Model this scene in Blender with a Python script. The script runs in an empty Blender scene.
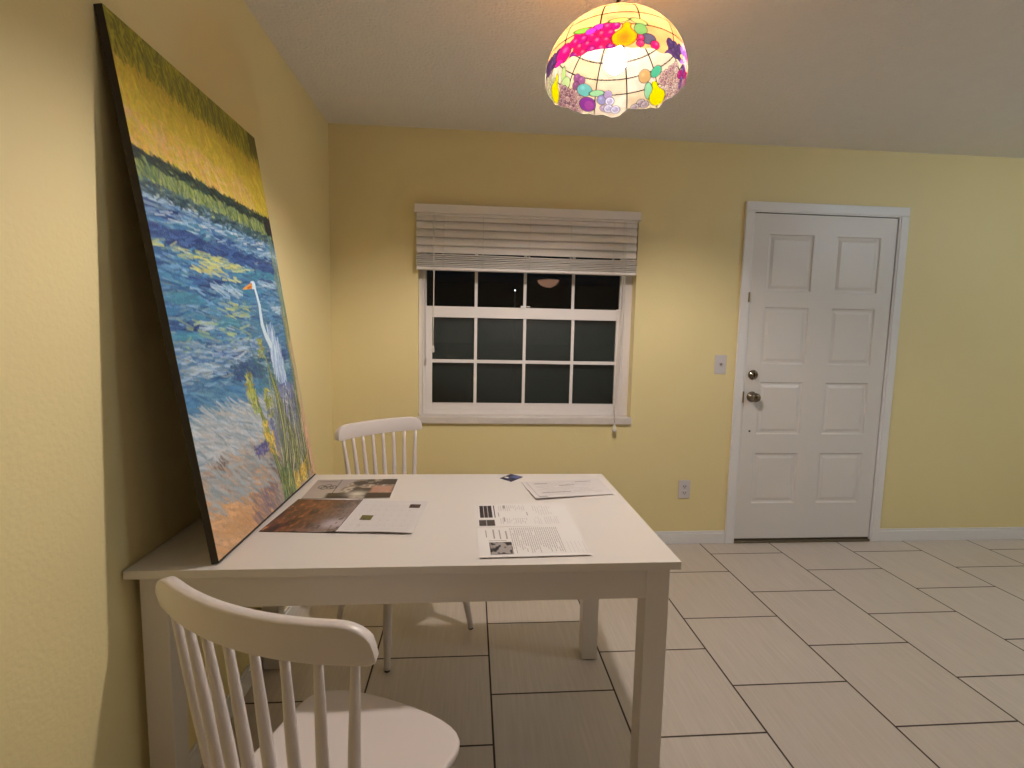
import bpy, bmesh, math, random
import numpy as np
from mathutils import Vector, Matrix
R = math.radians
PI = math.pi
C = bpy.context.scene.collection
random.seed(4)

# ------------------------------------------------------------------ camera
cd = bpy.data.cameras.new('camera')
cam = bpy.data.objects.new('camera', cd); C.objects.link(cam)
cr = Vector((0.9967580, -0.0780419, 0.0195688))
cu = Vector((-0.0114157, 0.1035791, 0.9945557))
cf = Vector((0.0796439, 0.9915547, -0.1023524))
M = Matrix(((cr.x, cu.x, -cf.x), (cr.y, cu.y, -cf.y), (cr.z, cu.z, -cf.z))).to_4x4()
M.translation = Vector((-0.20277, -3.01408, 1.31463))
cam.matrix_world = M
cd.sensor_fit = 'HORIZONTAL'; cd.sensor_width = 36.0
cd.lens = 508.915 / 1024 * 36.0
cd.clip_start = 0.02; cd.clip_end = 200
bpy.context.scene.camera = cam

# ------------------------------------------------------------------ world, exposure
w = bpy.data.worlds.new('night'); bpy.context.scene.world = w; w.use_nodes = True
w.node_tree.nodes['Background'].inputs[0].default_value = (0.25, 0.35, 0.6, 1)
w.node_tree.nodes['Background'].inputs[1].default_value = 0.004
vs = bpy.context.scene.view_settings
vs.view_transform = 'Standard'; vs.look = 'None'; vs.gamma = 1.0
vs.use_curve_mapping = False
vs.exposure = 0.06
BULB = 1130.0          # strength of the pendant lamp's bulb
KITCHEN_FILL = 18.0          # added unseen fixture behind the camera, for ambient light
ENTRY_FILL = 56.0           # added unseen fixture for the cool light from the right
BOWL = 3.2             # far bowl light at the other end of the room

# ------------------------------------------------------------------ node helpers
def newmat(name):
    m = bpy.data.materials.new(name); m.use_nodes = True
    nt = m.node_tree
    return m, nt, nt.nodes['Principled BSDF']
def N(nt, t, **kw):
    n = nt.nodes.new(t)
    for k, v in kw.items(): setattr(n, k, v)
    return n
def L(nt, a, b): nt.links.new(a, b)
def math_(nt, op, a, b=None, c=None):
    n = N(nt, 'ShaderNodeMath', operation=op)
    for i, v in enumerate((a, b, c)):
        if v is None: continue
        if isinstance(v, (int, float)): n.inputs[i].default_value = v
        else: L(nt, v, n.inputs[i])
    return n.outputs[0]
def mix(nt, fac, a, b, blend='MIX'):
    n = N(nt, 'ShaderNodeMix', data_type='RGBA', blend_type=blend)
    for s, v in ((n.inputs['Factor'], fac), (n.inputs['A'], a), (n.inputs['B'], b)):
        if isinstance(v, (int, float)): s.default_value = v
        elif isinstance(v, tuple): s.default_value = v if len(v) == 4 else (*v, 1)
        else: L(nt, v, s)
    return n.outputs['Result']
def lin(r, g, b):
    f = lambda c: ((c / 255 + 0.055) / 1.055) ** 2.4 if c > 10 else c / 255 / 12.92
    return (f(r), f(g), f(b), 1)
def simple(name, col, rough=0.5, metal=0.0, bump=0.0, bscale=200, var=0.0, vscale=3.0, coat=0.0, spec=0.5, bdist=0.002):
    m, nt, b = newmat(name)
    b.inputs['Roughness'].default_value = rough
    b.inputs['Metallic'].default_value = metal
    b.inputs['Coat Weight'].default_value = coat
    b.inputs['Specular IOR Level'].default_value = spec
    tc = N(nt, 'ShaderNodeTexCoord')
    n = N(nt, 'ShaderNodeTexNoise'); n.inputs['Scale'].default_value = vscale; n.inputs['Detail'].default_value = 4
    L(nt, tc.outputs['Object'], n.inputs['Vector'])
    d = tuple(c * (1 - var) for c in col[:3]) + (1,)
    L(nt, mix(nt, n.outputs['Fac'], col, d), b.inputs['Base Color'])
    if bump:
        n2 = N(nt, 'ShaderNodeTexNoise'); n2.inputs['Scale'].default_value = bscale; n2.inputs['Detail'].default_value = 3
        L(nt, tc.outputs['Object'], n2.inputs['Vector'])
        bp = N(nt, 'ShaderNodeBump'); bp.inputs['Strength'].default_value = bump; bp.inputs['Distance'].default_value = bdist
        L(nt, n2.outputs['Fac'], bp.inputs['Height']); L(nt, bp.outputs[0], b.inputs['Normal'])
    return m
def emis(name, col, s):
    m = bpy.data.materials.new(name); m.use_nodes = True; nt = m.node_tree
    nt.nodes.clear()
    o = N(nt, 'ShaderNodeOutputMaterial'); e = N(nt, 'ShaderNodeEmission')
    e.inputs[0].default_value = (*col, 1); e.inputs[1].default_value = s
    L(nt, e.outputs[0], o.inputs[0]); return m

# ------------------------------------------------------------------ materials
WALL = simple('yellow_wall_paint', (0.84, 0.72, 0.385, 1), 0.55, bump=0.5, bscale=90, var=0.04, vscale=1.5)
CEIL = simple('textured_ceiling_paint', (0.88, 0.86, 0.86, 1), 0.9, bump=1.0, bdist=0.008, bscale=75, var=0.05, vscale=14)
TRIM = simple('white_trim_paint', (0.82, 0.81, 0.83, 1), 0.35, bump=0.1, bscale=60, var=0.04)
DOORM = simple('white_door_paint', (0.76, 0.73, 0.72, 1), 0.4, bump=0.15, bscale=70, var=0.05)
VINYL = simple('white_vinyl', (0.84, 0.80, 0.80, 1), 0.35, var=0.04)
MARBLE = simple('marble_sill', (0.76, 0.70, 0.67, 1), 0.3, var=0.18, vscale=25)
BLIND = simple('off_white_blind', (0.84, 0.79, 0.76, 1), 0.45, bump=0.1, bscale=40, var=0.05)
CORD = simple('white_cord', (0.75, 0.72, 0.68, 1), 0.7)
TABLE = simple('white_table_lacquer', (0.75, 0.70, 0.665, 1), 0.38, bump=0.05, bscale=40, var=0.02, vscale=2)
CHAIR = simple('white_chair_lacquer', (0.78, 0.71, 0.70, 1), 0.32, bump=0.08, bscale=50, var=0.03, coat=0.15)
RUBBER = simple('dark_foot_pad', (0.03, 0.025, 0.02, 1), 0.8)
BRASS = simple('aged_brass', (0.42, 0.33, 0.18, 1), 0.35, metal=1, var=0.3, vscale=60)
NICKEL = simple('tarnished_nickel', (0.30, 0.255, 0.20, 1), 0.2, metal=1, var=0.4, vscale=40)
BRONZE = simple('dark_bronze', (0.06, 0.05, 0.045, 1), 0.45, metal=1, var=0.3, vscale=60)
THRESH = simple('worn_metal_threshold', (0.22, 0.18, 0.13, 1), 0.45, metal=0.6, var=0.3, vscale=40)
DARK = simple('dark_gap', (0.012, 0.010, 0.008, 1), 0.9)
PLATE = simple('plate_plastic', (0.66, 0.63, 0.66, 1), 0.35)
SLOT = simple('slot_dark', (0.05, 0.04, 0.04, 1), 0.7)
PAPER = simple('white_paper', (0.77, 0.735, 0.725, 1), 0.75, var=0.02)
PAPERG = simple('calendar_paper', (0.70, 0.66, 0.665, 1), 0.6, var=0.04)
INK = simple('dark_ink', (0.035, 0.025, 0.03, 1), 0.6)
GINK = simple('grey_ink', (0.38, 0.35, 0.34, 1), 0.7)
LINK = simple('pale_grey_ink', (0.58, 0.545, 0.54, 1), 0.7)
OLIVEP = simple('olive_print', (0.20, 0.18, 0.05, 1), 0.5, var=0.6, vscale=120)
REDP = simple('brown_red_print', (0.10, 0.045, 0.04, 1), 0.5, var=0.6, vscale=150)
SOIL = simple('night_lawn', (0.03, 0.04, 0.02, 1), 0.95, bump=0.5, bscale=20)
OUTW = simple('outside_stucco', (0.4, 0.38, 0.33, 1), 0.9, bump=0.6, bscale=60)
SCREEN_COL = (0.048, 0.066, 0.070, 1)

def floor_mat():
    m, nt, b = newmat('beige_floor_tile')
    g = N(nt, 'ShaderNodeNewGeometry'); s = N(nt, 'ShaderNodeSeparateXYZ'); L(nt, g.outputs['Position'], s.inputs[0])
    W, LL, X0 = 0.457, 0.4515, 0.3384
    u = math_(nt, 'DIVIDE', math_(nt, 'SUBTRACT', s.outputs[0], X0), W)
    col = math_(nt, 'FLOOR', u)
    par = math_(nt, 'FLOORED_MODULO', col, 2.0)
    off = math_(nt, 'MULTIPLY_ADD', par, 0.2250, 0.6127)
    v = math_(nt, 'DIVIDE', math_(nt, 'ADD', s.outputs[1], off), LL)
    fu = math_(nt, 'FRACT', u); fv = math_(nt, 'FRACT', v)
    du = math_(nt, 'MULTIPLY', math_(nt, 'MINIMUM', fu, math_(nt, 'SUBTRACT', 1.0, fu)), W)
    dv = math_(nt, 'MULTIPLY', math_(nt, 'MINIMUM', fv, math_(nt, 'SUBTRACT', 1.0, fv)), LL)
    d = math_(nt, 'MINIMUM', du, dv)
    mr = N(nt, 'ShaderNodeMapRange', interpolation_type='SMOOTHSTEP'); L(nt, d, mr.inputs['Value'])
    mr.inputs['From Min'].default_value = 0.0024; mr.inputs['From Max'].default_value = 0.0042
    tile = mr.outputs[0]
    # fine linen streaks along the depth of the room
    mp = N(nt, 'ShaderNodeMapping'); L(nt, g.outputs['Position'], mp.inputs[0]); mp.inputs['Scale'].default_value = (110, 5, 1)
    n1 = N(nt, 'ShaderNodeTexNoise'); L(nt, mp.outputs[0], n1.inputs['Vector']); n1.inputs['Scale'].default_value = 1; n1.inputs['Detail'].default_value = 5
    mp2 = N(nt, 'ShaderNodeMapping'); L(nt, g.outputs['Position'], mp2.inputs[0]); mp2.inputs['Scale'].default_value = (22, 1.6, 1)
    n2 = N(nt, 'ShaderNodeTexNoise'); L(nt, mp2.outputs[0], n2.inputs['Vector']); n2.inputs['Scale'].default_value = 1; n2.inputs['Detail'].default_value = 3
    cid = N(nt, 'ShaderNodeCombineXYZ'); L(nt, col, cid.inputs[0]); L(nt, math_(nt, 'FLOOR', v), cid.inputs[1])
    wn = N(nt, 'ShaderNodeTexWhiteNoise'); L(nt, cid.outputs[0], wn.inputs[0])
    base = mix(nt, n1.outputs['Fac'], (0.53, 0.455, 0.405), (0.78, 0.70, 0.645))
    base = mix(nt, math_(nt, 'MULTIPLY', n2.outputs['Fac'], 0.5), base, (0.54, 0.48, 0.42))
    base = mix(nt, math_(nt, 'MULTIPLY', wn.outputs[0], 0.22), base, (0.50, 0.43, 0.37))
    L(nt, mix(nt, tile, (0.055, 0.04, 0.03), base), b.inputs['Base Color'])
    mr2 = N(nt, 'ShaderNodeMapRange'); L(nt, tile, mr2.inputs['Value']); mr2.inputs['To Min'].default_value = 0.9; mr2.inputs['To Max'].default_value = 0.36
    L(nt, mr2.outputs[0], b.inputs['Roughness'])
    bp = N(nt, 'ShaderNodeBump'); bp.inputs['Strength'].default_value = 0.6; bp.inputs['Distance'].default_value = 0.003
    L(nt, math_(nt, 'ADD', tile, math_(nt, 'MULTIPLY', n1.outputs['Fac'], 0.1)), bp.inputs['Height']); L(nt, bp.outputs[0], b.inputs['Normal'])
    return m
FLOOR = floor_mat()

def glass_mat(name='window_glass', rough=0.015):
    m = bpy.data.materials.new(name); m.use_nodes = True; nt = m.node_tree; nt.nodes.clear()
    o = N(nt, 'ShaderNodeOutputMaterial'); mx = N(nt, 'ShaderNodeMixShader'); fr = N(nt, 'ShaderNodeFresnel'); fr.inputs[0].default_value = 1.5
    t = N(nt, 'ShaderNodeBsdfTransparent'); t.inputs[0].default_value = (0.93, 0.95, 0.93, 1)
    g = N(nt, 'ShaderNodeBsdfGlossy'); g.inputs['Roughness'].default_value = rough
    L(nt, fr.outputs[0], mx.inputs[0]); L(nt, t.outputs[0], mx.inputs[1]); L(nt, g.outputs[0], mx.inputs[2]); L(nt, mx.outputs[0], o.inputs[0])
    return m
GLASS = glass_mat(); FROST = glass_mat('dull_lower_glass', 0.38)
def screen_mat():
    m = bpy.data.materials.new('insect_screen'); m.use_nodes = True; nt = m.node_tree; nt.nodes.clear()
    o = N(nt, 'ShaderNodeOutputMaterial'); mx = N(nt, 'ShaderNodeMixShader'); mx.inputs[0].default_value = 0.55
    t = N(nt, 'ShaderNodeBsdfTransparent'); d = N(nt, 'ShaderNodeBsdfDiffuse'); d.inputs[0].default_value = SCREEN_COL
    L(nt, t.outputs[0], mx.inputs[1]); L(nt, d.outputs[0], mx.inputs[2]); L(nt, mx.outputs[0], o.inputs[0])
    return m
SCREEN = screen_mat()
def attr_mat(name, rough=0.5, bump=0.0):
    m, nt, b = newmat(name)
    a = N(nt, 'ShaderNodeAttribute', attribute_name='paint'); L(nt, a.outputs['Color'], b.inputs['Base Color'])
    b.inputs['Roughness'].default_value = rough
    if bump:
        n2 = N(nt, 'ShaderNodeTexNoise'); n2.inputs['Scale'].default_value = 160; n2.inputs['Detail'].default_value = 4
        tc = N(nt, 'ShaderNodeTexCoord'); L(nt, tc.outputs['Object'], n2.inputs['Vector'])
        bp = N(nt, 'ShaderNodeBump'); bp.inputs['Strength'].default_value = bump; bp.inputs['Distance'].default_value = 0.002
        L(nt, n2.outputs['Fac'], bp.inputs['Height']); L(nt, bp.outputs[0], b.inputs['Normal'])
    return m
OIL = attr_mat('oil_paint', 0.42, 0.5)
PRINT = attr_mat('glossy_print', 0.35)

# ------------------------------------------------------------------ mesh helpers
def obj(name, bm, mats, parent=None, smooth=False, bevel=0.0, seg=2):
    me = bpy.data.meshes.new(name); bmesh.ops.recalc_face_normals(bm, faces=bm.faces)
    bm.to_mesh(me); bm.free()
    for m in (mats if isinstance(mats, (list, tuple)) else [mats]): me.materials.append(m)
    o = bpy.data.objects.new(name, me); C.objects.link(o)
    if parent: o.parent = parent
    if smooth:
        for p in me.polygons: p.use_smooth = True
    if bevel:
        bv = o.modifiers.new('bevel', 'BEVEL'); bv.width = bevel; bv.segments = seg; bv.limit_method = 'ANGLE'; bv.angle_limit = R(40)
    return o
def empty(name, loc=(0, 0, 0), rz=0.0, **kw):
    o = bpy.data.objects.new(name, None); C.objects.link(o); o.location = loc; o.rotation_euler = (0, 0, rz)
    o.empty_display_size = 0.1
    for k, v in kw.items(): o[k] = v
    return o
def tag(o, **kw):
    for k, v in kw.items(): o[k] = v
    return o
def box(bm, x0, x1, y0, y1, z0, z1, mi=0):
    vs_ = [bm.verts.new(p) for p in ((x0, y0, z0), (x1, y0, z0), (x1, y1, z0), (x0, y1, z0), (x0, y0, z1), (x1, y0, z1), (x1, y1, z1), (x0, y1, z1))]
    for f in ((0, 3, 2, 1), (4, 5, 6, 7), (0, 1, 5, 4), (1, 2, 6, 5), (2, 3, 7, 6), (3, 0, 4, 7)):
        fc = bm.faces.new([vs_[i] for i in f]); fc.material_index = mi
    return vs_
def tube(bm, pts, rad, n=12, cap=True, mi=0):
    pts = [Vector(p) for p in pts]
    if not isinstance(rad, (list, tuple)): rad = [rad] * len(pts)
    rings = []; prev = None
    for i, p in enumerate(pts):
        t = (pts[min(i + 1, len(pts) - 1)] - pts[max(i - 1, 0)]).normalized()
        a = prev if prev is not None else (Vector((1, 0, 0)) if abs(t.x) < 0.9 else Vector((0, 1, 0)))
        a = (a - t * a.dot(t)).normalized(); b = t.cross(a); prev = a
        rings.append([bm.verts.new(p + (a * math.cos(k * 2 * PI / n) + b * math.sin(k * 2 * PI / n)) * rad[i]) for k in range(n)])
    for i in range(len(rings) - 1):
        for k in range(n):
            f = bm.faces.new((rings[i][k], rings[i][(k + 1) % n], rings[i + 1][(k + 1) % n], rings[i + 1][k])); f.smooth = True; f.material_index = mi
    if cap:
        for r_ in (rings[0], rings[-1]):
            f = bm.faces.new(r_); f.material_index = mi
def lathe(bm, prof, axis='Z', n=32, c=(0, 0, 0), mi=0):
    rings = []
    for r_, h in prof:
        ring = []
        for k in range(n):
            a = 2 * PI * k / n; x, y = r_ * math.cos(a), r_ * math.sin(a)
            p = {'Z': (x, y, h), 'Y': (x, h, y), 'X': (h, x, y)}[axis]
            ring.append(bm.verts.new((p[0] + c[0], p[1] + c[1], p[2] + c[2])))
        rings.append(ring)
    for i in range(len(rings) - 1):
        for k in range(n):
            f = bm.faces.new((rings[i][k], rings[i][(k + 1) % n], rings[i + 1][(k + 1) % n], rings[i + 1][k])); f.smooth = True; f.material_index = mi
    for r_ in (rings[0], rings[-1]):
        f = bm.faces.new(r_); f.material_index = mi
def prism(bm, pts, z0, z1, mi=0):
    b = [bm.verts.new((x, y, z0)) for x, y in pts]; t = [bm.verts.new((x, y, z1)) for x, y in pts]
    n = len(pts)
    bm.faces.new(b[::-1]).material_index = mi; bm.faces.new(t).material_index = mi
    for i in range(n): bm.faces.new((b[i], b[(i + 1) % n], t[(i + 1) % n], t[i])).material_index = mi
def struct(name, bm, m, **k):
    return tag(obj(name, bm, m, **k), kind='structure')

# ------------------------------------------------------------------ room shell
XL, XR, YB, YF, H = -1.0086, 4.3, 0.0, -8.9, 2.44
WX0, WX1, WZ0, WZ1 = -0.517, 0.770, 0.772, 2.0     # window recess
DX0, DX1, DZ1 = 1.468, 2.404, 2.062                # door opening
T = 0.13
bm = bmesh.new(); box(bm, XL - T, XR + T, YF - T, YB + T, -0.1, 0); struct('floor', bm, FLOOR)
bm = bmesh.new(); box(bm, XL - T, XR + T, YF - T, YB + T, H, H + 0.1); struct('ceiling', bm, CEIL)
bm = bmesh.new()
for a in ((XL, WX0, 0, H), (WX0, WX1, 0, WZ0), (WX0, WX1, WZ1, H), (WX1, DX0, 0, H), (DX0, DX1, DZ1, H), (DX1, XR, 0, H)):
    box(bm, a[0], a[1], 0, T, a[2], a[3])
bmesh.ops.remove_doubles(bm, verts=bm.verts, dist=1e-5)
struct('wall_back', bm, WALL)
bm = bmesh.new(); box(bm, XL - T, XL, YF - T, YB + T, 0, H); struct('wall_left', bm, WALL)
bm = bmesh.new(); box(bm, XR, XR + T, YF - T, YB + T, 0, H); struct('wall_right', bm, WALL)
bm = bmesh.new(); box(bm, XL, XR, YF - T, YF, 0, H); struct('wall_front', bm, WALL)
# baseboards (stepped profile)
def baseboard(name, x0, x1, y0, y1, along):
    bm = bmesh.new()
    if along == 'x':
        box(bm, x0, x1, y0, y1, 0.0, 0.068); box(bm, x0, x1, y0 + 0.006, y1, 0.068, 0.082)
    else:
        box(bm, x0, x1, y0, y1, 0.0, 0.068); box(bm, x0, x1 - 0.006, y0, y1, 0.068, 0.082)
    return struct(name, bm, TRIM, bevel=0.003)
baseboard('baseboard_back', XL + 0.013, DX0 - 0.0535, -0.013, 0, 'x')
baseboard('baseboard_right', DX1 + 0.0535, XR, -0.013, 0, 'x')
baseboard('baseboard_left', XL, XL + 0.013, YF, 0, 'y')

# door casing
bm = bmesh.new()
for x0, x1 in ((DX0 - 0.053, DX0), (DX1, DX1 + 0.053)):
    box(bm, x0, x1, -0.017, 0, 0, DZ1)
box(bm, DX0 - 0.053, DX1 + 0.053, -0.017, 0, DZ1, DZ1 + 0.053)
struct('trim_1', bm, TRIM, bevel=0.004)
# jamb
bm = bmesh.new()
box(bm, DX0, DX0 + 0.008, -0.012, 0.12, 0, DZ1); box(bm, DX1 - 0.008, DX1, -0.012, 0.12, 0, DZ1); box(bm, DX0 + 0.008, DX1 - 0.008, -0.012, 0.12, DZ1 - 0.008, DZ1)
struct('trim_2', bm, TRIM)

# ------------------------------------------------------------------ door
door = empty('door_1', ((DX0 + DX1) / 2, 0.0, 0), kind='structure')
dc = (DX0 + DX1) / 2
SX0, SX1, SZ0, SZ1 = DX0 + 0.0125, DX1 - 0.0125, 0.028, DZ1 - 0.0130
cols = ((1.578, 1.862), (2 * dc - 1.862, 2 * dc - 1.578))
rows = ((0.26, 0.584), (0.706, 1.034), (1.146, 1.495), (1.591, 1.93))
bm = bmesh.new()
yf, yb_ = -0.004, 0.038
xs = [SX0, cols[0][0], cols[0][1], cols[1][0], cols[1][1], SX1]
zs = [SZ0] + [z for r_ in rows for z in r_] + [SZ1]
# front skin: stiles and rails with sunk, raised-field panels
for i in range(5):
    for j in range(len(zs) - 1):
        x0, x1, z0, z1 = xs[i] - dc, xs[i + 1] - dc, zs[j], zs[j + 1]
        if i in (1, 3) and j % 2 == 1:
            def ring(ins, y): return [bm.verts.new(p) for p in ((x0 + ins, y, z0 + ins), (x1 - ins, y, z0 + ins), (x1 - ins, y, z1 - ins), (x0 + ins, y, z1 - ins))]
            rs = [ring(0, yf), ring(0.006, yf + 0.008), ring(0.016, yf + 0.009), ring(0.034, yf + 0.003)]
            for a, b in zip(rs, rs[1:]):
                for k in range(4): bm.faces.new((a[k], a[(k + 1) % 4], b[(k + 1) % 4], b[k]))
            bm.faces.new(rs[-1])
        else:
            bm.faces.new([bm.verts.new(p) for p in ((x0, yf, z0), (x1, yf, z0), (x1, yf, z1), (x0, yf, z1))])
x0, x1 = SX0 - dc, SX1 - dc
for f in (((x0, yb_, SZ0), (x1, yb_, SZ0), (x1, yb_, SZ1), (x0, yb_, SZ1)), ((x0, yf, SZ0), (x0, yb_, SZ0), (x0, yb_, SZ1), (x0, yf, SZ1)),
          ((x1, yf, SZ0), (x1, yb_, SZ0), (x1, yb_, SZ1), (x1, yf, SZ1)), ((x0, yf, SZ0), (x1, yf, SZ0), (x1, yb_, SZ0), (x0, yb_, SZ0)), ((x0, yf, SZ1), (x1, yf, SZ1), (x1, yb_, SZ1), (x0, yb_, SZ1))):
    bm.faces.new([bm.verts.new(p) for p in f])
bmesh.ops.remove_doubles(bm, verts=bm.verts, dist=1e-5)
obj('door_slab', bm, DOORM, door)
bm = bmesh.new(); box(bm, DX0 - dc + .008, DX1 - dc - .008, 0.041, 0.115, 0.026, SZ1 + 0.0045); obj('door_stop', bm, DARK, door)
for x0, x1 in ((DX0 - dc + .0081, SX0 - dc - .0002), (SX1 - dc + .0002, DX1 - dc - .0081)):  # near-black strips set in the slab gaps to imitate their shade
    bm = bmesh.new(); box(bm, x0, x1, 0.000, 0.040, 0.026, SZ1); obj('gap_shade', bm, DARK, door)
bm = bmesh.new(); box(bm, SX0 - dc, SX1 - dc, 0.000, 0.040, SZ1 + 0.0003, SZ1 + 0.0044); obj('gap_shade', bm, DARK, door)
bm = bmesh.new(); box(bm, DX0 - dc + .008, DX1 - dc - .008, -0.016, 0.11, 0.0, 0.016); box(bm, DX0 - dc + .008, DX1 - dc - .008, 0.004, 0.10, 0.016, 0.024); obj('threshold', bm, THRESH, door, bevel=0.003)
kx = 1.532 - dc
bm = bmesh.new()
lathe(bm, [(0.032, -0.0045), (0.033, -0.010), (0.026, -0.016), (0.012, -0.020), (0.011, -0.034), (0.020, -0.040), (0.0275, -0.050), (0.0285, -0.058), (0.024, -0.068), (0.012, -0.0725), (0.001, -0.073)], 'Y', 32, (kx, 0, 0.942))
kn = obj('door_knob', bm, NICKEL, door)
bm = bmesh.new(); box(bm, kx - 0.006, kx + 0.006, -0.082, -0.073, 0.939, 0.945); obj('knob_button', bm, NICKEL, kn, bevel=0.002)
bm = bmesh.new()
lathe(bm, [(0.030, -0.0045), (0.031, -0.012), (0.026, -0.018), (0.018, -0.021), (0.017, -0.024), (0.001, -0.025)], 'Y', 32, (1.530 - dc, 0, 1.078))
db = obj('deadbolt', bm, NICKEL, door)
bm = bmesh.new(); box(bm, 1.530 - dc - 0.004, 1.530 - dc + 0.004, -0.040, -0.0245, 1.063, 1.093); obj('thumb_turn', bm, NICKEL, db, bevel=0.003)
bm = bmesh.new(); lathe(bm, [(0.006, -0.0035), (0.006, -0.006), (0.001, -0.007)], 'Y', 16, (1.534 - dc, 0, 0.725)); obj('screw_hole', bm, DARK, door)
bm = bmesh.new(); box(bm, 1.4625 - dc, 1.4705 - dc, -0.0235, -0.0135, 1.522, 1.58); obj('catch_plate', bm, BRASS, door, bevel=0.002)
bm = bmesh.new(); box(bm, DX0 - dc + 0.002, DX0 - dc + 0.0105, -0.0145, -0.010, 0.905, 0.975); obj('strike_plate', bm, BRASS, door, bevel=0.001)

# ------------------------------------------------------------------ window
win = empty('window_1', (0.1265, 0.0, WZ0), kind='structure')
wx = 0.1265
def B(bm, x0, x1, y0, y1, z0, z1, mi=0): return box(bm, x0 - wx, x1 - wx, y0, y1, z0 - WZ0, z1 - WZ0, mi)
bm = bmesh.new()      # marble sill with rounded nose
B(bm, WX0 - 0.004, WX1 + 0.004, -0.022, -0.0005, 0.765, 0.806); B(bm, WX0 + .001, WX1 - .001, -0.0005, 0.128, 0.773, 0.806)
obj('window_sill', bm, MARBLE, win, bevel=0.004)
fz0, fz1 = 0.806, 1.995
bm = bmesh.new()
B(bm, WX0, -0.480, 0.070, 0.125, fz0, fz1); B(bm, 0.713, WX1, 0.070, 0.125, fz0, fz1)
B(bm, -0.480, 0.713, 0.070, 0.125, fz0, 0.836); B(bm, -0.480, 0.713, 0.070, 0.125, 1.965, fz1)
# thin inner lip that gives the double line down each side
B(bm, -0.494, -0.488, 0.062, 0.070, fz0, fz1); B(bm, 0.721, 0.729, 0.062, 0.070, fz0, fz1)
obj('window_frame', bm, VINYL, win, bevel=0.002)
bm = bmesh.new()      # upper sash sits outside of the lower one
B(bm, -0.480, -0.476, 0.098, 0.122, 1.40, 1.965); B(bm, 0.703, 0.713, 0.098, 0.122, 1.40, 1.965)
B(bm, -0.476, 0.703, 0.098, 0.122, 1.935, 1.965); B(bm, -0.476, 0.703, 0.098, 0.122, 1.415, 1.452)
us = obj('upper_sash', bm, VINYL, win, bevel=0.002)
bm = bmesh.new()
for x in (-0.180, 0.116, 0.412): B(bm, x - 0.009, x + 0.009, 0.104, 0.109, 1.455, 1.935)
B(bm, -0.476, 0.703, 0.104, 0.109, 1.69, 1.708)
obj('muntin_grid', bm, VINYL, us)
bm = bmesh.new(); B(bm, -0.476, 0.703, 0.1105, 0.1145, 1.455, 1.935); obj('glass_pane', bm, GLASS, us)
bm = bmesh.new()
B(bm, -0.480, -0.440, 0.072, 0.096, 0.836, 1.458); B(bm, 0.681, 0.713, 0.072, 0.096, 0.836, 1.462)
B(bm, -0.440, 0.681, 0.072, 0.096, 1.392, 1.458); B(bm, -0.440, 0.681, 0.072, 0.096, 0.836, 0.876)
B(bm, -0.440, 0.681, 0.069, 0.073, 0.872, 0.878)
ls = obj('lower_sash', bm, VINYL, win, bevel=0.002)
bm = bmesh.new()
for x in (-0.180, 0.116, 0.412): B(bm, x - 0.009, x + 0.009, 0.078, 0.083, 0.876, 1.392)
B(bm, -0.440, 0.681, 0.0785, 0.0835, 1.121, 1.141)
obj('muntin_grid', bm, VINYL, ls)
bm = bmesh.new(); B(bm, -0.440, 0.681, 0.0845, 0.0885, 0.876, 1.392); obj('glass_pane', bm, FROST, ls)
bm = bmesh.new(); B(bm, 0.088, 0.118, 0.062, 0.072, 1.452, 1.470); B(bm, 0.10, 0.145, 0.060, 0.066, 1.462, 1.468)
obj('sash_lock', bm, VINYL, ls, bevel=0.002)
bm = bmesh.new(); B(bm, -0.455, 0.705, 0.1225, 0.1235, 0.84, 1.42); obj('insect_screen', bm, SCREEN, win)

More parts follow.
